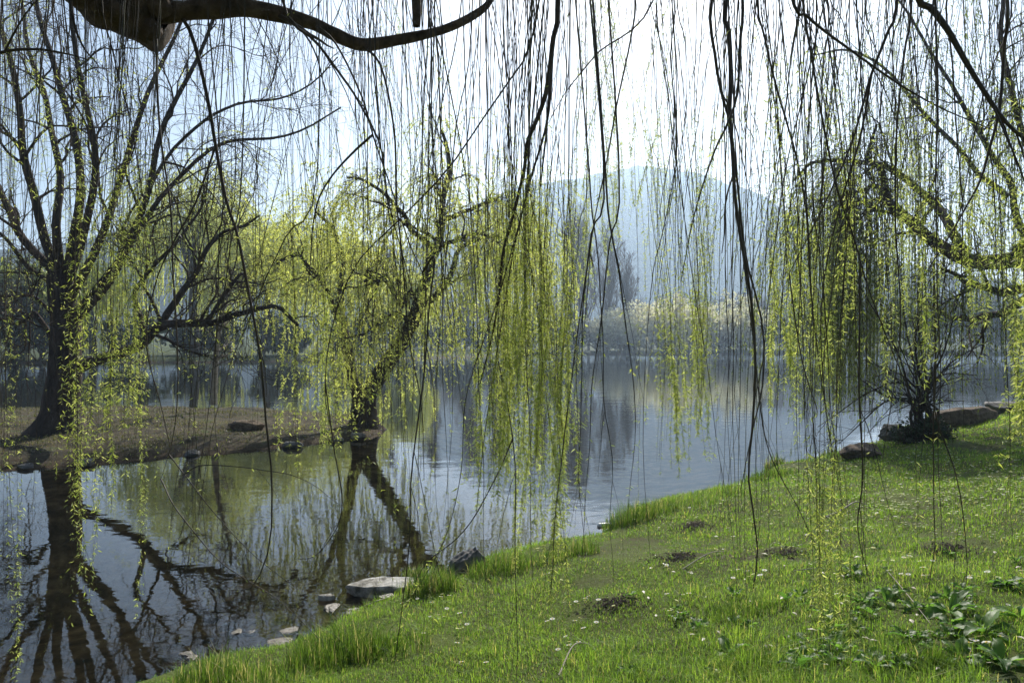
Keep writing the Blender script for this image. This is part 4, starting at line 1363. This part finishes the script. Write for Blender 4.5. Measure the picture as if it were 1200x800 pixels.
    # --- strong twigs and small branches read off one by one: (points, depth, radius px at 1200 wide, leaves?)
    key = [
        ([(653, -10), (648, 50), (641, 105), (630, 140), (618, 169), (615, 200), (600, 262), (590, 300), (585, 350), (575, 400), (556, 470)], 3.6, 4.0, 1),
        ([(645, 40), (640, 130), (622, 200), (613, 240), (600, 300), (588, 380), (570, 500), (560, 600)], 3.65, 2.0, 2),
        ([(633, -10), (618, 60), (599, 91), (569, 135), (525, 199), (467, 260), (420, 310), (392, 380), (384, 450), (390, 500), (400, 525)], 3.4, 1.7, 0),
        ([(770, -10), (700, 65), (667, 105), (640, 150)], 3.3, 1.8, 0),
        ([(744, -10), (740, 40), (724, 115), (710, 190), (694, 267), (690, 330), (680, 420)], 4.2, 1.8, 1),
        ([(850, -10), (855, 40), (857, 90), (856, 135), (860, 180), (862, 220), (868, 270), (880, 340), (886, 420), (883, 500), (879, 560), (890, 640), (885, 690)], 3.4, 3.2, 0),
        ([(835, -10), (838, 60), (846, 110), (857, 150), (864, 220), (872, 300), (893, 380), (895, 450), (880, 520), (868, 580)], 3.45, 2.2, 0),
        ([(871, -10), (869, 50), (866, 110), (855, 145), (844, 170), (828, 215), (813, 267), (800, 330)], 3.3, 2.2, 1),
        ([(888, -10), (895, 40), (908, 98), (932, 182), (945, 250), (950, 330), (957, 400), (975, 520), (990, 600)], 3.6, 1.9, 1),
        ([(940, -10), (950, 60), (962, 128), (982, 223), (1000, 275), (1018, 338), (1048, 415), (1075, 480)], 3.2, 2.1, 0),
        ([(1052, -10), (1040, 40), (1023, 84), (1010, 130), (999, 169), (975, 220), (952, 267), (925, 320)], 3.1, 2.2, 0),
        ([(1023, 90), (1012, 150), (998, 200), (985, 240), (965, 330), (962, 420), (975, 540)], 3.15, 1.6, 1),
        ([(1068, -10), (1060, 60), (1055, 101), (1050, 180), (1050, 267), (1055, 360), (1052, 430), (1035, 540)], 3.3, 1.9, 0),
        ([(1180, -10), (1176, 60), (1171, 128), (1160, 175), (1148, 216), (1132, 245), (1105, 290), (1078, 333)], 3.0, 2.4, 0),
        ([(925, -12), (945, 18), (965, 36), (1004, 64), (1050, 96), (1080, 115), (1120, 137), (1177, 161)], 2.8, 2.3, 0),
        ([(1075, -25), (1095, 12), (1115, 40), (1135, 75), (1160, 115), (1185, 148), (1215, 175), (1260, 225)], 2.7, 5.2, 0),
        ([(205, 20), (222, 45), (235, 90), (245, 135), (252, 175), (265, 240), (278, 280), (290, 340), (305, 420), (312, 500), (318, 560), (316, 640), (296, 690), (268, 694)], 3.5, 2.6, 0),
        ([(178, 35), (180, 100), (185, 170), (198, 250), (202, 330), (208, 420), (205, 500), (190, 560)], 3.3, 1.8, 0),
        ([(-90, 90), (-40, 74), (0, 62), (30, 57), (60, 58), (90, 62), (115, 71)], 3.0, 2.8, 0),
        ([(78, -20), (80, 20), (92, 55), (112, 75)], 3.1, 3.0, 0),
        ([(0, 15), (30, 3), (60, -12)], 3.0, 1.6, 0),
        ([(330, 0), (370, 50), (400, 90), (420, 120), (445, 170), (455, 230), (470, 290), (490, 370)], 3.4, 2.2, 0),
        ([(320, 10), (350, 30), (375, 50), (388, 62)], 3.45, 3.0, 0),
        ([(375, 10), (400, 40), (430, 110), (442, 160), (455, 200), (480, 280), (500, 330), (505, 400)], 3.3, 1.8, 0),
        ([(425, 40), (450, 70), (465, 150), (466, 230), (470, 290), (478, 400), (492, 480), (495, 560)], 3.6, 2.0, 0),
        ([(505, 0), (520, 70), (540, 170), (560, 300), (566, 360)], 3.9, 1.6, 1),
        ([(488, 320), (505, 300), (500, 360), (494, 440), (480, 560), (478, 640), (470, 720), (458, 800)], 3.0, 1.8, 0),
        ([(424, 160), (405, 180), (385, 205), (372, 232), (366, 270), (363, 320), (355, 380)], 3.5, 1.9, 0),
        ([(240, 165), (232, 200), (220, 240), (200, 280), (180, 330), (172, 400), (190, 480), (200, 530)], 3.4, 1.6, 0),
        ([(190, 187), (215, 195), (240, 218), (262, 250), (280, 290)], 3.45, 1.5, 0),
        ([(790, -10), (786, 60), (792, 130), (794, 170), (790, 210), (775, 280), (765, 320), (757, 420), (755, 540), (765, 660)], 3.5, 1.3, 0),
        ([(815, 110), (800, 150), (785, 200), (770, 270)], 3.4, 1.2, 0),
        ([(600, 430), (610, 500), (612, 560), (608, 640), (607, 720), (605, 800)], 2.9, 1.3, 0),
        ([(660, 260), (656, 400), (652, 520), (650, 600), (645, 700)], 3.1, 1.5, 2),
        ([(610, 250), (580, 360), (545, 470), (540, 560), (520, 640), (470, 720)], 3.2, 1.2, 1),
        ([(190, 560), (210, 600), (260, 660), (320, 700), (370, 745)], 3.3, 1.1, 0),
        ([(188, 530), (215, 560), (250, 600), (300, 650), (350, 690)], 3.2, 1.0, 0),
        ([(210, 560), (235, 548), (290, 550), (350, 560), (400, 590)], 3.3, 1.0, 0),
        ([(404, 440), (406, 520), (408, 580), (396, 620), (370, 650), (343, 655)], 3.2, 1.2, 0),
        ([(600, 515), (580, 560), (545, 620), (500, 660), (482, 690)], 3.3, 1.2, 0),
        ([(1082, 300), (1090, 420), (1092, 520), (1095, 640), (1090, 700)], 3.2, 1.3, 0),
        ([(1120, 400), (1110, 480), (1130, 560), (1137, 640), (1135, 690)], 3.0, 1.2, 0),
        ([(870, 270), (885, 400), (900, 520), (940, 600), (965, 660)], 3.3, 1.2, 0),
        ([(1005, 300), (1005, 450), (1010, 560), (1005, 620), (1020, 680)], 3.2, 1.4, 0),
        ([(905, 330), (930, 420), (955, 480), (958, 490)], 3.4, 1.2, 0),
    ]
    nkey = len(key)
    paths = []          # path, radii, leaf density per m, t0, t1, leaf size, width on screen
    grown = [np.concatenate([A[20:], B])]
    for pts, d, rp, lf in key:
        d = d * r.uniform(.96, 1.04)
        up = pts[0][1] < 5
        c = px_path(pts, d, d * r.uniform(.95, 1.03), up)
        c += wob(1, NP, .005, 9, r)[0] * np.linspace(0, 1, NP)[:, None]
        if not up:
            G_ = np.concatenate(grown)
            gx = G_[:, 0] / G_[:, 1] * F + 600; gy = 400 - (G_[:, 2] - EYE) / G_[:, 1] * F
            dd = np.hypot(gx - pts[0][0], gy - pts[0][1])
            k = np.argmin(dd)
            if dd[k] < 60:
                c = c + (G_[k] - c[0]) * (1 - np.linspace(0, 1, NP)[:, None]) ** 2
            else:
                b = anchor(c[0]); c = catmull(np.vstack([b, c[::3]]), NP)
        grown.append(c)
        r0 = rp / F * d * (.92 if rp > 2.1 else .75 if rp > 1.35 else .6)
        rad = r0 * (.10 + .90 * (1 - np.linspace(0, 1, NP)) ** .75) + .0006
        paths.append((c, rad, [0, 45, 110][lf], .35, 1.0, .022, 10 + rp))

    # --- the curtain: columns of twigs. (x0, x1, count, top y, low y range, leaf y range, leaves per m, depth range, lean)
    curtain = [
        (-30, 60, 26, -20, 300, 560, 60, 560, 30, 2.6, 4.5, 6),
        (-20, 60, 8, -20, 640, 800, 480, 800, 45, 2.6, 3.4, 10),
        (88, 175, 40, -20, 380, 680, 60, 620, 48, 2.8, 4.6, 10),
        (100, 145, 8, -20, 500, 690, 380, 700, 60, 2.8, 3.6, 6),
        (125, 190, 18, -20, 420, 600, 150, 500, 90, 3.0, 4.6, 8),
        (160, 340, 24, -20, 300, 640, 0, 0, 6, 3.0, 5.0, 20),
        (195, 260, 8, 200, 560, 740, 0, 0, 4, 3.0, 3.6, 40),
        (325, 445, 22, 40, 440, 545, 300, 540, 75, 3.4, 5.2, 14),
        (330, 470, 26, -20, 300, 700, 100, 560, 22, 3.0, 5.0, 20),
        (430, 520, 32, 30, 480, 740, 0, 0, 8, 3.0, 4.4, 16),
        (480, 610, 38, -20, 300, 520, 60, 520, 34, 3.4, 5.8, 26),
        (545, 600, 14, 220, 420, 600, 340, 560, 90, 3.0, 4.0, 12),
        (572, 625, 40, 60, 440, 640, 190, 640, 120, 3.0, 4.2, 10),
        (615, 672, 40, 60, 460, 650, 190, 640, 120, 3.0, 4.2, 10),
        (600, 668, 20, 200, 520, 680, 300, 660, 150, 3.0, 3.7, 10),
        (640, 770, 64, -20, 200, 400, -20, 380, 70, 3.6, 6.4, 14),
        (650, 780, 16, -20, 400, 620, 160, 500, 22, 3.2, 5.0, 16),
        (770, 850, 40, -20, 380, 530, 120, 520, 72, 3.2, 4.8, 14),
        (785, 845, 14, 140, 420, 560, 300, 540, 120, 3.2, 4.0, 8),
        (840, 910, 40, -20, 380, 740, 0, 200, 16, 3.0, 4.4, 16),
        (890, 1010, 54, -20, 300, 520, 40, 500, 60, 3.2, 5.4, 16),
        (905, 990, 18, 100, 420, 500, 250, 490, 110, 3.0, 3.8, 18),
        (1000, 1120, 44, -20, 260, 480, 120, 480, 50, 3.0, 5.6, 16),
        (1090, 1215, 48, -20, 240, 470, 100, 460, 60, 2.6, 5.2, 16),
        (1130, 1215, 18, 100, 400, 520, 180, 500, 110, 2.5, 3.3, 10),
        (980, 1200, 14, -20, 520, 720, 300, 600, 12, 2.6, 3.6, 14),
        (820, 1020, 22, 200, 620, 760, 520, 760, 55, 2.8, 3.5, 24),
        (560, 760, 10, 200, 640, 790, 300, 600, 14, 2.7, 3.4, 12),
        (-30, 190, 60, -20, 260, 640, 0, 0, 5, 3.0, 5.4, 14),
        (190, 480, 34, -20, 240, 620, 0, 0, 5, 3.2, 5.4, 24),
        (480, 620, 26, -20, 260, 620, 0, 0, 8, 3.2, 5.0, 24),
        (780, 1180, 60, -20, 300, 640, 0, 0, 6, 3.0, 5.2, 22),
        (-80, 1280, 44, -60, 60, 320, -100, 300, 45, 4.5, 7.0, 20),
    ]
    for (x0, x1, cnt, ty, ly0, ly1, la, lb, dens, d0, d1, lean) in curtain:
        for _ in range(int(cnt * (.78 if x1 < 700 else .62))):
            if _ % 5 == 0 or dens < 20:      # twigs hang in bundles from one shoot
                kx, kd, ky = r.uniform(x0, x1), r.uniform(d0, d1), r.uniform(ly0, ly1)
                kl = r.normal(0, lean * 2.2)
            xb = kx + r.normal(0, 7); d = float(np.clip(kd + r.normal(0, .12), 2.4, 7)); yb = ky + r.normal(0, (ly1 - ly0) * .16)
            xt = xb + kl + r.normal(0, lean * .9)
            yt = ty + r.uniform(-15, 15)
            drop = (xt - xb)
            ts = np.linspace(0, 1, 7)
            sway = r.normal(0, 11) * np.sin(ts * r.uniform(2, 5) + r.uniform(0, 6)) * ts
            pts = [(xb + drop * (1 - t) ** 1.6 + sway[i], yt + (yb - yt) * t) for i, t in enumerate(ts)]
            # keep the tip above ground or water
            tip = P(pts[-1][0], pts[-1][1], d)
            gl = max(gz(tip[0], tip[1]), 0) + .04
            if tip[2] < gl:
                ymax = 400 + F * (EYE - gl) / d
                pts = [(x, yt + (min(yb, ymax) - yt) * t) for (x, _), t in zip(pts, ts)]
                yb = min(yb, ymax)
            c = px_path(pts, d, d, True)
            c += wob(1, NP, .018, 9, r)[0] * np.linspace(0, 1, NP)[:, None]
            r0 = r.uniform(.0012, .0034) * (1.5 if dens < 20 else .85)
            rad = np.linspace(r0, .0006, NP)
            # leafy stretch
            yy = 400 - (c[:, 2] - EYE) / c[:, 1] * F
            tt = np.linspace(0, 1, NP)
            if lb > la:
                ins = tt[(yy >= la) & (yy <= lb)]
                t0, t1 = (ins.min(), ins.max()) if len(ins) else (.3, 1.0)
            else:
                t0, t1 = .3, 1.0
            paths.append((c, rad, dens * r.uniform(.2, 1.3), t0, t1, .0175 if x1 < 1000 else .022, (yb - max(yt, 0)) / 400 * r0 / .003 * 3.3 / d * (1 + dens / 40)))

    order = sorted(range(len(paths)), key=lambda i: (0 if i < nkey else 1, -paths[i][6]))
    print('twigs', len(paths))
    rest = MB()
    made = 0
    for oi, i in enumerate(order):
        c, rad, dens, t0, t1, ls, _ = paths[i]
        single = oi < 100
        m = MB() if single else rest
        m.tubes(c, rad, 6 if single else 4, 0)
        m_all = [c[None]]
        L = np.linalg.norm(np.diff(c, axis=0), axis=1).sum()
        # short side shoots that hang alongside
        if r.random() < .85:
            k = int(r.integers(1, 5))
            sd_, sr = grow(c[None], rad[None], k, (max(.2, t0 * .8), .92), (.15, .75), -.1, .30, 9, .55, .05, .22, r, .0008, .4)
            g = np.maximum(ground_z(sd_[:, -1, 0], sd_[:, -1, 1])[0], 0)
            sd_ = sd_[sd_[:, -1, 2] > g + .03]
            if len(sd_):
                sr = sr[:len(sd_)]
                m.tubes(sd_, sr, 4 if single else 3, 0)
                if dens > 3:
                    hang_leaves(m, sd_, dens * .9, ls, ls * .18, 1, .1, 1, r, spread=.9, down=.6)
        if dens > 0:
            hang_leaves(m, c[None], dens * 1.25, ls * 1.15, ls * .2, 1, t0, t1, r, spread=.9, down=.6)
            # drawn-together tip
            if dens > 20:
                hang_leaves(m, c[None], dens * 1.3, ls, ls * .18, 1, max(t0, .7), 1, r, down=.7, spread=.7)
        else:
            hang_leaves(m, c[None], 5, ls * .6, ls * .18, 1, .4, 1, r)
        if single:
            o = child(m, 'hanging_branch' if i < nkey and paths[i][6] > 12.3 else 'hanging_twig', [M['twig_bark'] if (i < nkey or i % 3) else M['young_bark'], M['willow_leaf']], root)
    o = child(rest, 'hanging_twigs', [M['twig_bark'], M['willow_leaf']], root)
    o['kind'] = 'stuff'


overhead_willow()
